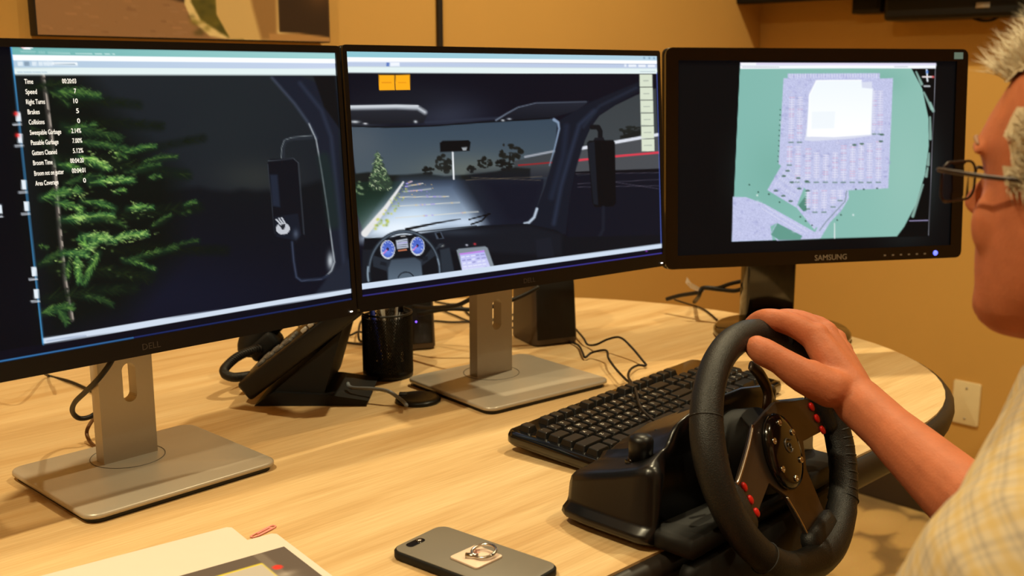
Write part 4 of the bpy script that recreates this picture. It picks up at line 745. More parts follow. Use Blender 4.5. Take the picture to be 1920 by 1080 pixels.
cable('dark cable looping beside the neck of the left monitor stand', [at(216, 664, 1.185), at(202, 688, 1.178), at(183, 712, 1.185), at(160, 735, 1.215), at(140, 755, 1.25), at(136, 772, 1.275), at(148, 784, 1.29), at(168, 782, 1.295), at(185, 770, 1.30), at(205, 752, 1.31)], .0032)
cable('thin brown cable hanging behind the left monitor neck to the tabletop', [at(205, 755, 1.31), at(180, 780, 1.31), at(166, 800, 1.305), at(163, 815, 1.30), onz(172, 832, Z), onz(188, 842, Z)], .0024, mat('brown_cable', (120, 84, 52), .5))
cable('dark cord behind the left monitor stand near the tabletop', [at(60, 640, 1.5), at(80, 690, 1.48), onz(90, 704, Z), onz(130, 715, Z), onz(165, 730, Z), onz(200, 748, Z)], .0022)
for lab, pts, r in (('upper black cable sagging behind the centre monitor stand', [(at(905, 548, 1.66)), at(880, 562, 1.665), at(850, 574, 1.68), at(800, 577, 1.72), at(775, 574, 1.75)], .0035),
    ('thick black cable running from the left speaker behind the centre stand', [at(785, 590, 1.76), at(820, 582, 1.74), at(850, 579, 1.73), at(900, 580, 1.73), at(950, 566, 1.73), at(985, 552, 1.74), at(1010, 538, 1.75)], .0035),
    ('thin wire at the far table edge behind the centre stand', [onz(815, 565, Z), onz(840, 570, Z), onz(862, 572, Z), onz(880, 590, Z), onz(905, 600, Z), onz(940, 596, Z), onz(960, 590, Z), onz(985, 588, Z)], .002),
    ('thin black wire lying from the left speaker past the centre stand', [onz(796, 605, Z), onz(815, 602, Z), onz(845, 604, Z), onz(880, 603, Z), onz(930, 600, Z), onz(975, 603, Z)], .002),
    ('thin wire crossing diagonally behind the centre monitor neck', [onz(810, 575, Z), onz(850, 590, Z), onz(880, 602, Z), onz(930, 612, Z), onz(980, 615, Z)], .0018),
    ('black wire tangle between the telephone and the pencil cup', [onz(640, 612, Z), onz(655, 628, Z), onz(672, 622, ZT+.01), onz(690, 628, Z), onz(678, 640, Z), onz(672, 630, ZT+.014), onz(676, 605, ZT+.02), onz(690, 592, ZT+.01)], .002),
    ('dark wire lying on the table behind the telephone', [onz(560, 612, Z), onz(600, 625, Z), onz(640, 640, Z), onz(685, 646, Z), onz(720, 650, Z)], .002)): cable(lab, pts, r)
cable('black cables tied behind the right monitor neck with a paper tag', [at(1250, 561, 2.05), at(1275, 554, 2.03), at(1310, 548, 2.0), at(1318, 540, 1.99), at(1350, 543, 1.97), at(1380, 545, 1.95), at(1400, 535, 1.93), at(1415, 515, 1.90)], .004)
cable('second black cable beside the tagged one at the right monitor', [onz(1302, 566, Z), at(1310, 556, 2.0), at(1318, 540, 1.985), at(1345, 540, 1.975), at(1370, 532, 1.96), at(1400, 525, 1.95)], .004)
cable('thin wires lying on the far table edge left of the round base', [onz(1265, 562, Z), onz(1290, 570, Z), onz(1320, 580, Z), onz(1345, 600, Z)], .0018)
tg = put('cable_tag', loft([[at(x, y, Y+d) for x, y, Y in ((1288, 519, 1.99), (1296, 530, 1.985), (1322, 545, 1.985), (1316, 549, 1.985), (1295, 541, 1.99), (1285, 530, 1.99))] for d in (0, .0006)]), PAPER, None, ID, smooth=False); tag(tg, 'small white paper tag on the cables at the right monitor', 'tag')
# ---------------------------------------------------------------- racing wheel controller clamped to the table edge
WC = Vector((.278, 1.07, .815)); wy, wt = .82, .388
wa = Vector((math.cos(wy), math.sin(wy), 0)); wn = Vector((math.sin(wy)*math.cos(wt), -math.cos(wy)*math.cos(wt), math.sin(wt))); wb = wn.cross(wa)
ww_ = Vector((-math.sin(wy), math.cos(wy), 0))
WF = frame(WC, wa, wb, wn); WR = WF @ Matrix.Rotation(math.radians(15), 4, 'Z')
BF = frame(Vector((WC.x, WC.y, ZT)), wa, ww_, Vector((0, 0, 1)))
rw = thing('racing_wheel', 'black racing wheel controller with red buttons clamped to the table edge', 'steering wheel', Vector((WC.x, WC.y, ZT))+ww_*.1, 0)
def hprof(S, Hh, xs, lz=0.0):
    h = [(-.150, .001), (-.164, .004), (-.172, .009), (-.175, .0135), (-.173, .018), (-.166, .022), (-.164, .026), (-.162, S-.010), (-.159, S-.003), (-.152, S), (-.120, S+.002), (-.110, S+.004), (-.104, S+.010), (-.099, Hh-.008), (-.090, Hh-.001), (-.075, Hh+.003), (-.03, Hh+.010)]
    return [(x*xs, z+lz) for x, z in h+[(-x, z) for x, z in h[::-1]]]
st = [(.178, .046, .054, .90), (.172, .050, .060, .96), (.160, .054, .066, .985), (.12, .062, .079, 1), (.08, .070, .092, 1), (.045, .078, .104, 1), (.022, .084, .110, 1), (.010, .082, .108, .985), (.002, .074, .098, .96)]
st = [(.042+(y-.002)*.655, S, Hh, xs) for y, S, Hh, xs in st]
rings = []
def front_y(x): q = min(1, max(0, (.150-abs(x))/.022)); return .040+.022*q*q*(3-2*q)      # the front is recessed behind the rim
for y, S, Hh, xs in st: rings.append([(x, max(y, front_y(x)+(y-.042)*.35), z) for x, z in hprof(S, Hh, xs)])
body = put('housing', loft(rings), mat('satin_black_shell', (12, 12, 14), .3, spec=.5), rw, BF)
put('front_skirt', join(loft([[(x, y, z) for x, z in rrect(.322*k, .085, .012, 4, (0, -.047))] for k, y in ((1, .012), (1, .003), (.97, -.004))]), loft([[(x, y, z) for x, z in rrect(.322, .021, .008, 4, (0, .0125))] for y in (.070, .001)])), MATTE, rw, BF)
for sx in (-1, 1):
    put('clamp_knob', xf(lathe([(.001, 0), (.009, 0), (.009, .006), (.0125, .008), (.0128, .026), (.011, .0305), (.006, .0325), (.001, .033)], 24), Matrix.Translation((sx*.122, .088, .067))), BLACK, rw, BF)
    put('clamp_lever', xf(rbox(.012, .010, .008, .003, 3), Matrix.Translation((sx*.116-.014, .094, .0715))), GLOSSB, rw, BF)
    put('clamp_post', xf(rbox(.022, .022, .10, .004), Matrix.Translation((sx*.116, .05, -.10))), MATTE, rw, BF)
    put('clamp_pad', xf(rbox(.05, .05, .01, .003), Matrix.Translation((sx*.116, .06, -.054))), MATTE, rw, BF)
for k in range(5): put('vent_rib', xf(rbox(.004, .020, .004, .0015), Matrix.Translation((-.070+k*.0015, .098-k*.011, .0890+k*.0038)) @ Matrix.Rotation(math.radians(70), 4, 'Z')), MATTE, rw, BF)
put('steering_column', xf(lathe([(.001, -.10), (.062, -.10), (.058, -.06), (.048, -.045), (.046, -.02), (.034, -.016), (.034, -.006), (.001, -.006)], 36), Matrix()), MATTE, rw, WF)
# rim: leather ring, a little fatter at the hands
n1, n2, R0 = 96, 16, .122; v, f = [], []
for i in range(n1):
    th = 2*PI*i/n1; d = math.degrees(th) % 360
    r = .0150+.0016*math.exp(-((d-45)/22)**2)+.0016*math.exp(-((d-165)/22)**2)+.003*math.exp(-((d-285)/26)**2)
    # creases of the leather grip on the right-hand side
    if 310 < d or d < 5: r += .0004*math.sin(i*2.6)
    for j in range(n2):
        ph_ = 2*PI*j/n2; rr = R0+r*math.cos(ph_)*(1.1 if math.cos(ph_) < 0 else 1); v.append((rr*math.cos(th), rr*math.sin(th), r*1.02*math.sin(ph_)))
for i in range(n1):
    for j in range(n2): a, b_ = i*n2+j, i*n2+(j+1) % n2; c_, d_ = ((i+1) % n1)*n2+(j+1) % n2, ((i+1) % n1)*n2+j; f.append((a, d_, c_, b_))
rim = put('rim', mesh('rim', v, f), LEATHER, rw, WF)
for dg in (152, 228, 318, 12):
    th = math.radians(dg); c_ = Vector((R0*math.cos(th), R0*math.sin(th), 0)); e1 = Vector((math.cos(th), math.sin(th), 0)); ez = Vector((0, 0, 1))
    put('seam', tube([c_+(e1*math.cos(q)+ez*math.sin(q))*.0164 for q in [2*PI*i/24 for i in range(25)]], .0007, 5, 1), mat('seam_thread', (12, 11, 11), .6), rim, WF)
for k in range(9):
    th = math.radians(318+k*4.6); c_ = Vector((R0*math.cos(th), R0*math.sin(th), 0)); e1 = Vector((math.cos(th), math.sin(th), 0)); ez = Vector((0, 0, 1))
    put('leather_crease', tube([c_+(e1*math.cos(q)+ez*math.sin(q))*.0150 for q in [.8+2.0*i/12 for i in range(13)]], [.0003, .0013, .0013, .0003], 6, 1), LEATHER, rim, WF)
plate = [(-.112, .016), (-.088, .012), (-.050, .028), (-.026, .040), (.026, .040), (.050, .028), (.088, .012), (.112, .016), (.112, -.034), (.088, -.028), (.044, -.017), (.027, -.042), (.021, -.112), (-.021, -.112), (-.027, -.042), (-.044, -.017), (-.088, -.030), (-.112, -.034)]
put('spoke_plate', xf(prism(plate, .005, .0008), Matrix.Translation((0, 0, -.004))), DARKMETAL, rw, WR, smooth=False)
put('spoke_edge_glint', tube([(-.096, .013, .001), (-.088, .0125, .0015), (-.050, .0285, .0015), (-.027, .0405, .001)], .0020, 8, 4), STEEL, rw, WR)  # added steel strips stand in for light caught on the plate edges
put('spoke_edge_glint', tube([(-.0275, -.043, .001), (-.024, -.07, .0012), (-.0222, -.10, .001)], .0014, 8, 4), STEEL, rw, WR)
for (x, y, sx, sy) in ((-.108, -.010, .026, .060), (.108, -.010, .026, .060), (0, -.106, .062, .034)):
    put('leather_flare', xf(loft([[(px*k, py*k, z) for px, py in rrect(sx, sy, .011, 5)] for k, z in ((.7, -.012), (1, -.006), (1, .004), (.75, .010))]), Matrix.Translation((x, y, 0))), LEATHER, rw, WR)
hub = put('hub_cap', xf(lathe([(.001, .001), (.0365, .001), (.0375, .005), (.035, .009), (.028, .0105), (.001, .011)], 44), Matrix.Rotation(math.radians(-15), 4, 'Z') @ Matrix.Translation((-.003, -.004, 0)) @ Matrix.Diagonal((.80, 1.08, 1, 1))), GLOSSB, rw, WR)
for k in range(6):
    a = math.radians(30+60*k); put('hub_screw', xf(lathe([(.0005, 0), (.0034, 0), (.0034, .0016), (.0018, .0018), (.0016, .0008), (.0005, .0008)], 14), Matrix.Rotation(math.radians(-15), 4, 'Z') @ Matrix.Translation((-.003+.80*.0275*math.cos(a), -.004+1.08*.0275*math.sin(a), .0103))), STEEL, hub, WR)
LG = mat('dim_silver_logo', (92, 86, 80), .35, metal=.4)
put('hub_logo', join(xf(tube([(.0058*math.cos(a)+.001, .0075*math.sin(a), .0114) for a in [math.radians(50+i*20) for i in range(14)]], .0009, 6, 1), Matrix()), xf(tube([(.0026*math.cos(a)+.002, .003*math.sin(a)-.001, .0114) for a in [math.radians(-90+i*24) for i in range(12)]], .0008, 6, 1), Matrix()), tube([(.0045, .0055, .0114), (.008, .003, .0114)], .0008, 6, 1)), LG, hub, WR)
for sx in (-1, 1):
    for k in range(3): put('button', xf(xf(lathe([(.0005, 0), (.0034, 0), (.0034, .002), (.0026, .0030), (.0005, .0034)], 14), Matrix.Scale(1.5, 4, (0, 1, 0))), Matrix.Translation((sx*.085, .003-k*.0145, .001))), RED, rw, WR)
    put('paddle', tube([(sx*.030, .012, -.030), (sx*.055, .020, -.034), (sx*.074, .034, -.034), (sx*.072, .056, -.032), (sx*.060, .074, -.030)], [.006, .007, .009, .009, .006], 10, 6, .45), DARKMETAL, rw, WR)
put('power_cable', tube([BF @ Vector((.10, .02, -.09)), BF @ Vector((.125, .01, -.13)), BF @ Vector((.115, .02, -.18)), BF @ Vector((.09, .05, -.23)), BF @ Vector((.07, .1, -.4)), BF @ Vector((.07, .2, -.735))], .0025, 8), RUBBER, rw, ID)
# ---------------------------------------------------------------- the seated man
SKIN = mat('ruddy_skin', (184, 108, 74), .55, spec=.28, var=.26, scale=45, bump=.35, bscale=420, sub=.12)
HAIR = mat('grey_hair', (206, 190, 160), .6, var=.2, scale=60); TROU = mat('dark_trousers', (50, 46, 44), .9); SHOE = mat('brown_shoe', (58, 40, 28), .5)
FT = Vector((-.70, .714, 0)).normalized(); RT = FT.cross(Vector((0, 0, 1)))          # torso forward and right
NB = Vector((.405, .69, .972)); HP = NB - FT*.24 + Vector((0, 0, -.455)); HP.z = .515
LS = Vector((.300, .568, .905)); RS = NB + RT*.195 - FT*.03 + Vector((0, 0, -.045))
LE = LS + FT*.10 - Vector((0, 0, .25)); LWR = LE + FT*.20 + RT*.10 + Vector((0, 0, -.045))
WRI = at(1608, 752, 1.065); REL = at(1945, 1062, .84)
HO = Vector((.3925, .715, 1.126)); fa = math.radians(122); FH = Vector((math.cos(fa), math.sin(fa), 0)); RH = FH.cross(Vector((0, 0, 1)))
HM = frame(HO, RH, FH, Vector((0, 0, 1))) @ Matrix.Scale(.92, 4)
man = thing('person', 'grey-haired man in glasses and a light plaid shirt gripping the wheel', 'person', (HP.x, HP.y, 0), 0)
SL = [(.1195, -.050, -.020, .012), (.116, -.074, .002, .036), (.108, -.092, .022, .053), (.093, -.103, .045, .065), (.070, -.108, .069, .073), (.045, -.108, .084, .0755), (.026, -.107, .0935, .0755), (.012, -.105, .088, .0745), (-.002, -.102, .083, .0735), (-.020, -.096, .086, .0735), (-.038, -.088, .087, .0725), (-.055, -.076, .087, .0695), (-.070, -.062, .087, .0655), (-.085, -.046, .086, .0600), (-.100, -.028, .089, .052), (-.113, -.008, .085, .041), (-.121, .018, .076, .027), (-.124, .035, .062, .012)]
def hring(z, bk, fr, w_, n=40, off=0.0):
    m_, h = (bk+fr)/2, (fr-bk)/2; o = []
    for i in range(n):
        a = 2*PI*i/n; s_, c_ = math.sin(a), math.cos(a); k = 1-.14*max(0, s_)**2
        o.append(((w_+off)*k*math.copysign(abs(c_)**.88, c_), m_+(h+off)*math.copysign(abs(s_)**.95, s_), z+(off if z > .1 else 0)))
    return o
def ball(c, r, sx=1, sy=1, sz=1, n=14):
    return loft([[(c[0]+r*sx*math.sin(PI*(i+.02)/(n+.04))*math.cos(2*PI*j/18), c[1]+r*sy*math.sin(PI*(i+.02)/(n+.04))*math.sin(2*PI*j/18), c[2]+r*sz*math.cos(PI*(i+.02)/(n+.04))) for j in range(18)] for i in range(n+1)])
def cap_tube(pts, rad, n=16, sm=5, squash=1.0):
    """tube with hemispherical ends"""
    path = spline(pts, sm); m_ = len(path); R_ = []
    for i in range(m_): q = i/(m_-1)*(len(rad)-1); k = min(int(q), len(rad)-2); R_.append(rad[k]+(rad[k+1]-rad[k])*(q-k))
    fr_ = frames(path); rings = []
    def ring_(c, fr0, r): t_, N, B_ = fr0; return [c+N*math.cos(2*PI*j/n)*r*squash+B_*math.sin(2*PI*j/n)*r for j in range(n)]
    for k in (1, 2, 3): a = PI/2*(1-k/4); rings.append(ring_(path[0]-fr_[0][0]*R_[0]*math.sin(a), fr_[0], R_[0]*math.cos(a)))
    for c, f0, r in zip(path, fr_, R_): rings.append(ring_(c, f0, r))
    for k in (3, 2, 1): a = PI/2*(1-k/4); rings.append(ring_(path[-1]+fr_[-1][0]*R_[-1]*math.sin(a), fr_[-1], R_[-1]*math.cos(a)))
    return loft(rings)
V3 = Vector
head = [xf(m_, HM) for m_ in (loft([hring(*s_) for s_ in SL]),
    cap_tube([V3((0, .084, .012)), V3((0, .093, -.008)), V3((0, .105, -.024)), V3((0, .097, -.031))], [.0056, .0062, .0074, .0066], 12, 4),
    ball((.009, .086, -.028), .0062, 1, 1.4, .85), ball((-.009, .086, -.028), .0062, 1, 1.4, .85),
    cap_tube([V3((-.024, .074, -.064)), V3((-.012, .0825, -.062)), V3((0, .0845, -.0625)), V3((.012, .0825, -.062)), V3((.024, .074, -.064))], [.002, .005, .0052, .005, .002], 10, 4),
    cap_tube([V3((-.022, .073, -.0705)), V3((-.011, .0815, -.0725)), V3((0, .0835, -.073)), V3((.011, .0815, -.0725)), V3((.022, .073, -.0705))], [.002, .0055, .006, .0055, .002], 10, 4),
    cap_tube([V3((-.056, .066, .020)), V3((-.03, .083, .0235)), V3((0, .0885, .020)), V3((.03, .083, .0235)), V3((.056, .066, .020))], [.003, .004, .003, .004, .003], 10, 4),
    ball((0, .080, -.105), .017, 1.1, .8, .8), ball((.042, .052, -.034), .022, .95, .9, 1.3), ball((-.042, .052, -.034), .022, .95, .9, 1.3),
    *[m2 for s_ in (-1, 1) for m2 in (xf(ball((0, 0, 0), .03, .22, .55, 1.0), Matrix.Translation((s_*.0765, -.016, -.008)) @ Matrix.Rotation(s_*-.35, 4, 'Z')), cap_tube([V3((s_*.076, -.002, .012)), V3((s_*.083, -.010, .024)), V3((s_*.088, -.026, .020)), V3((s_*.088, -.031, .0)), V3((s_*.083, -.020, -.026)), V3((s_*.077, -.008, -.032))], [.0035, .0045, .0045, .004, .004, .006], 8, 4))])]
# right hand on the rim: palm, four curled fingers over the rim, thumb inside it
IM, MM, RM, LM = at(1530, 636, 1.108), at(1548, 632, 1.128), at(1566, 645, 1.146), at(1580, 664, 1.162)
hand = [cap_tube([WRI, WRI.lerp(IM, .35), WRI.lerp(IM, .72), IM], [.024, .0205, .0175, .0150], 14, 4), cap_tube([WRI, WRI.lerp(MM, .5), MM], [.023, .019, .0145], 14, 4), cap_tube([WRI, WRI.lerp(RM, .5), RM], [.023, .018, .0135], 14, 4), cap_tube([WRI, WRI.lerp(LM, .5), LM], [.021, .0165, .0125], 14, 4),
    cap_tube([WRI.lerp(IM, .25), at(1556, 728, 1.062), at(1520, 704, 1.066)], [.018, .0205, .017], 14, 4)]
fing = [([IM, at(1490, 611, 1.116), at(1440, 598, 1.124), at(1412, 610, 1.147), at(1406, 636, 1.156)], [.0145, .0132, .0118, .0108, .0088]),
    ([MM, at(1512, 607, 1.142), at(1470, 598, 1.152), at(1444, 612, 1.174), at(1440, 640, 1.180)], [.0140, .0130, .0118, .0105, .0088]),
    ([RM, at(1540, 615, 1.163), at(1504, 606, 1.174), at(1478, 622, 1.194), at(1476, 648, 1.198)], [.0130, .0122, .0112, .0100, .0084]),
    ([LM, at(1560, 632, 1.178), at(1534, 626, 1.188), at(1512, 640, 1.204), at(1510, 662, 1.208)], [.0115, .0108, .0098, .0090, .0078])]
for q, r_ in ((IM, .0135), (MM, .0130), (RM, .0122), (LM, .011)): hand.append(ball(q+Vector((.001, .002, .0045)), r_, n=10)); hand.append(cap_tube([WRI.lerp(q, .35)+Vector((.004, .004, .013)), q+Vector((.001, .001, .006))], [.005, .009], 10, 4))
for pts, rad in fing: hand.append(cap_tube(pts, rad, 12, 5))
TH_ = [at(1556, 730, 1.060), at(1505, 704, 1.062), at(1462, 676, 1.068), at(1432, 660, 1.074), at(1420, 652, 1.077)]
hand.append(cap_tube(TH_, [.0195, .018, .0145, .0150, .0132], 14, 5))
arm = [cap_tube([WRI, WRI.lerp(REL, .2), WRI.lerp(REL, .45), WRI.lerp(REL, .75), REL], [.0255, .0258, .031, .037, .038], 18, 5), cap_tube([REL, REL.lerp(RS, .5), RS], [.039, .045, .055], 16, 4)]
LH = LWR + FT*.07 + RT*.03
larm = [cap_tube([LS, LS.lerp(LE, .5), LE], [.052, .045, .040], 16, 4), cap_tube([LE, LE.lerp(LWR, .4), LWR], [.040, .037, .026], 16, 4), cap_tube([LWR, LH], [.026, .030], 14, 4, .6)]
for k in range(4): b0 = LH+FT*.02+RT*(.026-.0175*k)*1.0; larm.append(cap_tube([b0, b0+FT*.035-Vector((0, 0, .004)), b0+FT*.055-Vector((0, 0, .02))], [.0095, .009, .008], 10, 4))
larm.append(cap_tube([LH-FT*.03+RT*.02, LH+RT*.045, LH+FT*.03+RT*.05], [.013, .012, .010], 10, 4))
torso = [cap_tube([HP, HP.lerp(NB, .35), HP.lerp(NB, .7), NB-Vector((0, 0, .03))], [.125, .115, .12, .075], 24, 5), cap_tube([LS, NB-Vector((0, 0, .05)), RS], [.05, .065, .05], 16, 5),
    cap_tube([NB-Vector((0, 0, .03))-FT*.005, HM @ V3((0, -.035, -.10)), HM @ V3((0, -.03, -.045))], [.056, .053, .057], 18, 5)]
legs = []
for s_ in (-1, 1):
    hj = HP+RT*(.09*s_); kn = hj+FT*.43+RT*(.05*s_)+Vector((0, 0, .01)); an = Vector((kn.x, kn.y, .09))+FT*.03; legs.append((hj, kn, an))
body_me = join(*head, *hand, *arm, *larm, *torso, *[cap_tube([h, k, a], [.075, .055, .036], 16, 6) for h, k, a in legs])
bo = put('body', body_me, SKIN, man, ID)
md = bo.modifiers.new('fuse', 'REMESH'); md.mode = 'VOXEL'; md.voxel_size = .0028; md.use_smooth_shade = True
sm_ = bo.modifiers.new('soften', 'SMOOTH'); sm_.factor = .5; sm_.iterations = 4
# thumb nail
# eyes
for s_ in (-1, 1):
    e_ = put('eye', xf(ball((s_*.031, .0615, .001), .0118), HM), mat('eye_white', (226, 214, 204), .25), man, ID); put('iris', xf(ball((s_*.031, .0720, .001), .0048, 1, .5, 1), HM), mat('iris_blue', (70, 92, 110), .2), e_, ID)
    put('eyebrow', xf(cap_tube([V3((s_*.014, .0905, .026)), V3((s_*.032, .0845, .0285)), V3((s_*.053, .068, .025))], [.0016, .0020, .0012], 8, 4), HM), mat('brow_hair', (150, 112, 84), .7), man, ID)
# hair: close cap on the scalp plus strands
def hair_mask(x, y, z):
    if z > .073: return abs(x) < .052 or y < -.01
    if z > .056: return y < -.015
    if z > .0: return y < .030
    if z > -.03: return y < .014+.8*z
    return z > -.085 and y < -.030
hv, hf = [], []
nS = 60; fine = []
for i in range(len(SL)-1):
    for k in range(3): t_ = k/3; fine.append(tuple(SL[i][q]+(SL[i+1][q]-SL[i][q])*t_ for q in range(4)))
rg = [hring(*s_, n=nS, off=.0045) for s_ in fine]
for r_ in rg: hv += r_
for i in range(len(rg)-1):
    for j in range(nS):
        q = [i*nS+j, i*nS+(j+1) % nS, (i+1)*nS+(j+1) % nS, (i+1)*nS+j]; c_ = [sum(hv[t_][a] for t_ in q)/4 for a in range(3)]
        if hair_mask(*c_): hf.append(q)
nb = len(hf); R = random.Random(4); used = list(hf)
for k in range(15000):
    q = R.choice(used[:nb]); ws_ = [R.random()+.05 for _ in q]; tot = sum(ws_); p = V3((0, 0, 0))
    for w_, t_ in zip(ws_, q): p += V3(hv[t_])*(w_/tot)
    nrm = V3((p.x/.075, p.y*.9/.1, max(-.2, p.z)/.12)).normalized(); front = p.y > -.02 and p.z > .07
    L_ = R.uniform(.014, .026) if not front else R.uniform(.018, .036)
    flow = V3((0, -.75, -.35)) if not front else V3((R.uniform(-.5, .5), R.uniform(.1, .9), R.uniform(.0, .5)))
    if p.z > .09 and not front: flow = V3((R.uniform(-.4, .4), -.7, .1))
    d1 = (nrm*.45+flow*.8+V3((R.uniform(-.25, .25), R.uniform(-.25, .25), R.uniform(-.25, .25)))).normalized(); d2 = (nrm*.25+flow+V3((R.uniform(-.4, .4), R.uniform(-.4, .4), R.uniform(-.4, .4)))).normalized()
    pts = [p-nrm*.002, p+d1*L_*.5, p+d1*L_*.5+d2*L_*.55]; wd = R.uniform(.0003, .0007); sd = d1.cross(V3((.3, .5, .8))).normalized(); s2 = d1.cross(sd)
    b0 = len(hv)
    for pt, w_ in zip(pts[:2], (wd, wd*.8)): hv += [tuple(pt+sd*w_), tuple(pt-sd*w_*.5+s2*w_*.8), tuple(pt-sd*w_*.5-s2*w_*.8)]
    hv.append(tuple(pts[2]))
    for e0 in range(3): e1 = (e0+1) % 3; hf.append((b0+e0, b0+e1, b0+3+e1, b0+3+e0)); hf.append((b0+3+e0, b0+3+e1, b0+6))
put('hair', xf(mesh('hair', hv, hf), HM), HAIR, man, ID)
# shirt: torso, short sleeves, collar
def plaid_obj():
    m, nt, b = nodes('plaid_cotton'); tc = nt.nodes.new('ShaderNodeTexCoord')
    def M_(op, a, c=None):
        n = nt.nodes.new('ShaderNodeMath'); n.operation = op
        for i, q in enumerate((a, c)):
            if q is None: continue
            if isinstance(q, (int, float)): n.inputs[i].default_value = q
            else: nt.links.new(q, n.inputs[i])
        return n.outputs[0]
    def dot(v):
        n = nt.nodes.new('ShaderNodeVectorMath'); n.operation = 'DOT_PRODUCT'; nt.links.new(tc.outputs['Object'], n.inputs[0]); n.inputs[1].default_value = v; return n.outputs['Value']
    def stripe(s, per, off, wd):
        d = M_('ABSOLUTE', M_('SUBTRACT', M_('FRACT', M_('ADD', M_('DIVIDE', s, per), off)), .5)); mr = nt.nodes.new('ShaderNodeMapRange'); mr.inputs['From Min'].default_value = wd/2+.05; mr.inputs['From Max'].default_value = wd/2-.03; nt.links.new(d, mr.inputs['Value']); return mr.outputs[0]
    cur = None
    def over(prev, fac, col, amt):
        mx = nt.nodes.new('ShaderNodeMix'); mx.data_type = 'RGBA'; nt.links.new(M_('MULTIPLY', fac, amt), mx.inputs['Factor'])
        if prev is None: mx.inputs['A'].default_value = (*L3((208, 190, 158)), 1)
        else: nt.links.new(prev, mx.inputs['A'])
        mx.inputs['B'].default_value = (*L3(col), 1); return mx.outputs['Result']
    for v in ((.93, .3, -.2), (.05, -.62, .78)):
        s = dot(v)
        cur = over(cur, stripe(s, .0165, 0, .22), (200, 168, 96), .40); cur = over(cur, stripe(s, .0165, .45, .14), (128, 122, 122), .32); cur = over(cur, stripe(s, .0165, .68, .08), (140, 136, 134), .28)
    nt.links.new(cur, b.inputs['Base Color']); b.inputs['Roughness'].default_value = .9; b.inputs['Specular IOR Level'].default_value = .1
    return m
PLAID = plaid_obj(); TFM = frame(Vector((HP.x, HP.y, 0)), RT, FT, Vector((0, 0, 1)))
def ering(c, wx, wy, tilt, n=32):
    up = Vector((0, 0, 1)); fy = (FT*math.cos(tilt)-up*math.sin(tilt)); o = []
    for i in range(n): a = 2*PI*i/n; o.append(c+RT*wx*math.copysign(abs(math.cos(a))**.85, math.cos(a))+fy*wy*math.sin(a))
    return o
ax = NB-HP
shirt_parts = [loft([ering(HP-Vector((0, 0, .01)), .185, .145, .35), ering(HP+ax*.15, .185, .15, .4), ering(HP+ax*.4, .175, .14, .45), ering(HP+ax*.65, .185, .135, .45), ering(HP+ax*.82, .180, .11, .4), ering(HP+ax*.93, .125, .085, .35), ering(NB+Vector((0, 0, .002)), .072, .070, .3)]),
    cap_tube([LS+RT*.03, LS, LS.lerp(LE, .35), LS.lerp(LE, .75)], [.062, .071, .071, .072], 20, 5), cap_tube([RS-RT*.03, RS, RS.lerp(REL, .3)], [.06, .066, .062], 20, 5),
    cap_tube([LS+Vector((0, 0, .012)), NB-Vector((0, 0, .022))+RT*-.04, NB-Vector((0, 0, .022))+RT*.04, RS+Vector((0, 0, .012))], [.058, .062, .062, .055], 18, 5)]
so = put('shirt', xf(join(*shirt_parts), TFM.inverted()), PLAID, man, TFM)
md = so.modifiers.new('fuse', 'REMESH'); md.mode = 'VOXEL'; md.voxel_size = .004; md.use_smooth_shade = True
sm_ = so.modifiers.new('soften', 'SMOOTH'); sm_.factor = .5; sm_.iterations = 12
tx = bpy.data.textures.new('folds', 'CLOUDS'); tx.noise_scale = .09; dm = so.modifiers.new('folds', 'DISPLACE'); dm.texture = tx; dm.strength = .008; dm.mid_level = .5
def cring(c, r, rf, tilt, n=36):
    up = Vector((0, 0, 1)); fy = (FT*math.cos(tilt)-up*math.sin(tilt)); return [c+RT*r*math.cos(2*PI*i/n)+fy*rf*math.sin(2*PI*i/n) for i in range(n)]
co = put('collar', xf(loft([cring(NB+Vector((0, 0, -.005)), .063, .063, .2), cring(NB+Vector((0, 0, .022))-FT*.003, .061, .062, .2), cring(NB+Vector((0, 0, .040))-FT*.004, .061, .062, .2), cring(NB+Vector((0, 0, .038))-FT*.004, .065, .067, .2), cring(NB+Vector((0, 0, .004)), .073, .074, .2), cring(NB+Vector((0, 0, -.020))+FT*.002, .080, .080, .2), cring(NB+Vector((0, 0, -.022))+FT*.002, .076, .076, .2)], cap=False), TFM.inverted()), PLAID, man, TFM)
for s_, q in zip((-1, 1), legs):
    h, k, a = q; put('trouser_leg', cap_tube([h-FT*.06, h.lerp(k, .5), k, k.lerp(a, .5), a+Vector((0, 0, .02))], [.098, .088, .070, .064, .056], 18, 5), TROU, man, ID)
    put('shoe', xf(loft([[(x*kx, y*ky+dy, z) for x, y in rrect(.095, .28, .045, 6)] for kx, ky, dy, z in ((1, 1, 0, .001), (1.02, 1.01, 0, .02), (.95, .95, -.006, .045), (.72, .5, -.06, .085), (.6, .36, -.075, .10))]), frame(Vector((a.x, a.y, 0))+FT*.06, RT, FT, Vector((0, 0, 1)))), SHOE, man, ID)
put('trouser_seat', cap_tube([HP-RT*.09-Vector((0, 0, .01)), HP+RT*.09-Vector((0, 0, .01))], [.112, .112], 20, 4), TROU, man, ID)
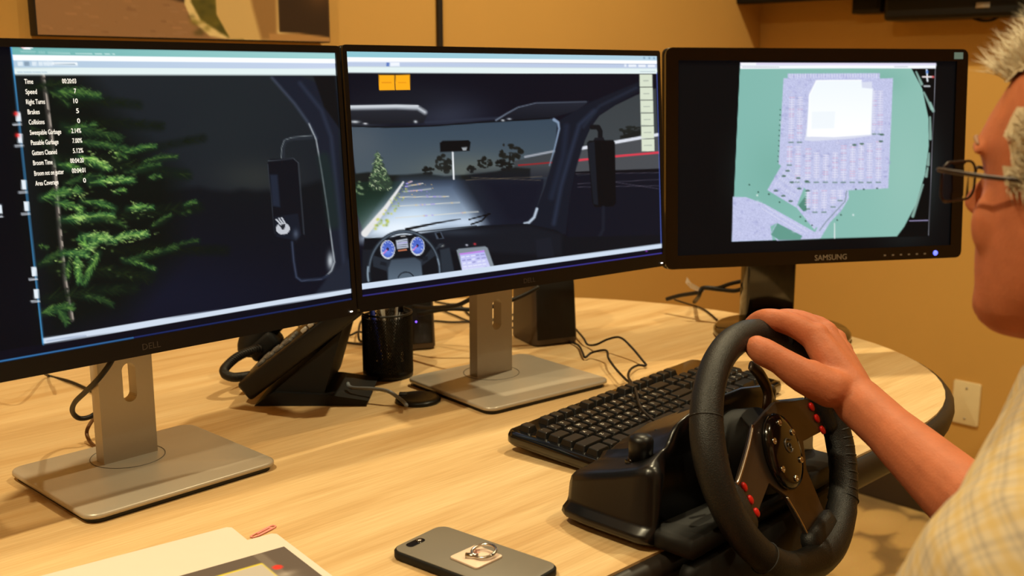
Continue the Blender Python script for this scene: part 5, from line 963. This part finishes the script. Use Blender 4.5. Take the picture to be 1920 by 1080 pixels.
# glasses
gl = thing('eyeglasses', 'thin dark-framed eyeglasses worn by the man', 'glasses', HM @ V3((0, .1, -.005)), 0)
GM = mat('dark_frame', (40, 26, 20), .35, metal=.4); LNS = mat('lens_glass', (235, 240, 245), .03, trans=1.0, var=0, spec=.6)
def lens_pts(s_, k=1.0, n=28, dy=0.0):
    o = []
    for p in rrect(.048*k, .030*k, .010*k, 6): 
        x = p[0]+s_*.033; o.append(HM @ V3((x, .099-1.6*x*x+dy, p[1]-.006)))
    return o
for s_ in (-1, 1):
    L0 = lens_pts(s_); put('rim', tube(L0+[L0[0]], .0010, 6, 1), GM, gl, ID)
    put('lens', loft([lens_pts(s_, .985, dy=-.0006), lens_pts(s_, .985, dy=.0008)]), LNS, gl, ID, smooth=False)
    put('temple', tube([HM @ V3((s_*.057, .094, .004)), HM @ V3((s_*.069, .086, .005)), HM @ V3((s_*.080, .04, .004)), HM @ V3((s_*.0815, -.012, .002)), HM @ V3((s_*.081, -.035, -.012))], .0016, 6, 5), GM, gl, ID)
put('bridge', tube([HM @ V3((-.009, .099, .0)), HM @ V3((0, .103, .003)), HM @ V3((.009, .099, .0))], .0013, 6, 4), GM, gl, ID)
# ---------------------------------------------------------------- his chair, below the picture
ch = thing('office_chair', 'dark office chair under the seated man', 'chair', (HP.x, HP.y, 0), math.atan2(FT.y, FT.x)-PI/2)
CF = mat('chair_fabric', (44, 40, 40), .9)
put('seat', xf(loft([[(x*k, y*k, z) for x, y in rrect(.48, .46, .07, 6)] for k, z in ((.9, .33), (1, .35), (1, .375), (.94, .388))]), Matrix.Translation((0, .02, 0))), CF, ch)
put('backrest', xf(loft([[(x*k, y*k2, z) for x, y in rrect(.42, .05, .022, 5)] for k, k2, z in ((.85, .8, .48), (1, 1, .52), (1, 1, .80), (.8, .8, .86))]), Matrix.Translation((0, -.30, 0))), CF, ch)
put('back_bracket', tube([(0, -.1, .335), (0, -.30, .35), (0, -.335, .45), (0, -.325, .6)], .014, 10, 5), MATTE, ch); put('gas_post', lathe([(.001, .07), (.03, .07), (.03, .2), (.02, .2), (.02, .335), (.001, .335)], 20), MATTE, ch)
for k in range(5):
    a = 2*PI*k/5+.3; d = V3((math.cos(a), math.sin(a), 0)); put('base_arm', tube([d*.02+V3((0, 0, .10)), d*.15+V3((0, 0, .085)), d*.29+V3((0, 0, .066))], [.022, .018, .013], 8, 3), MATTE, ch)
    put('caster', xf(lathe([(.001, -.018), (.027, -.018), (.029, -.01), (.029, .01), (.027, .018), (.001, .018)], 18), Matrix.Translation(d*.29+V3((0, 0, .0295))) @ Matrix.Rotation(a, 4, 'Z') @ RX), MATTE, ch)
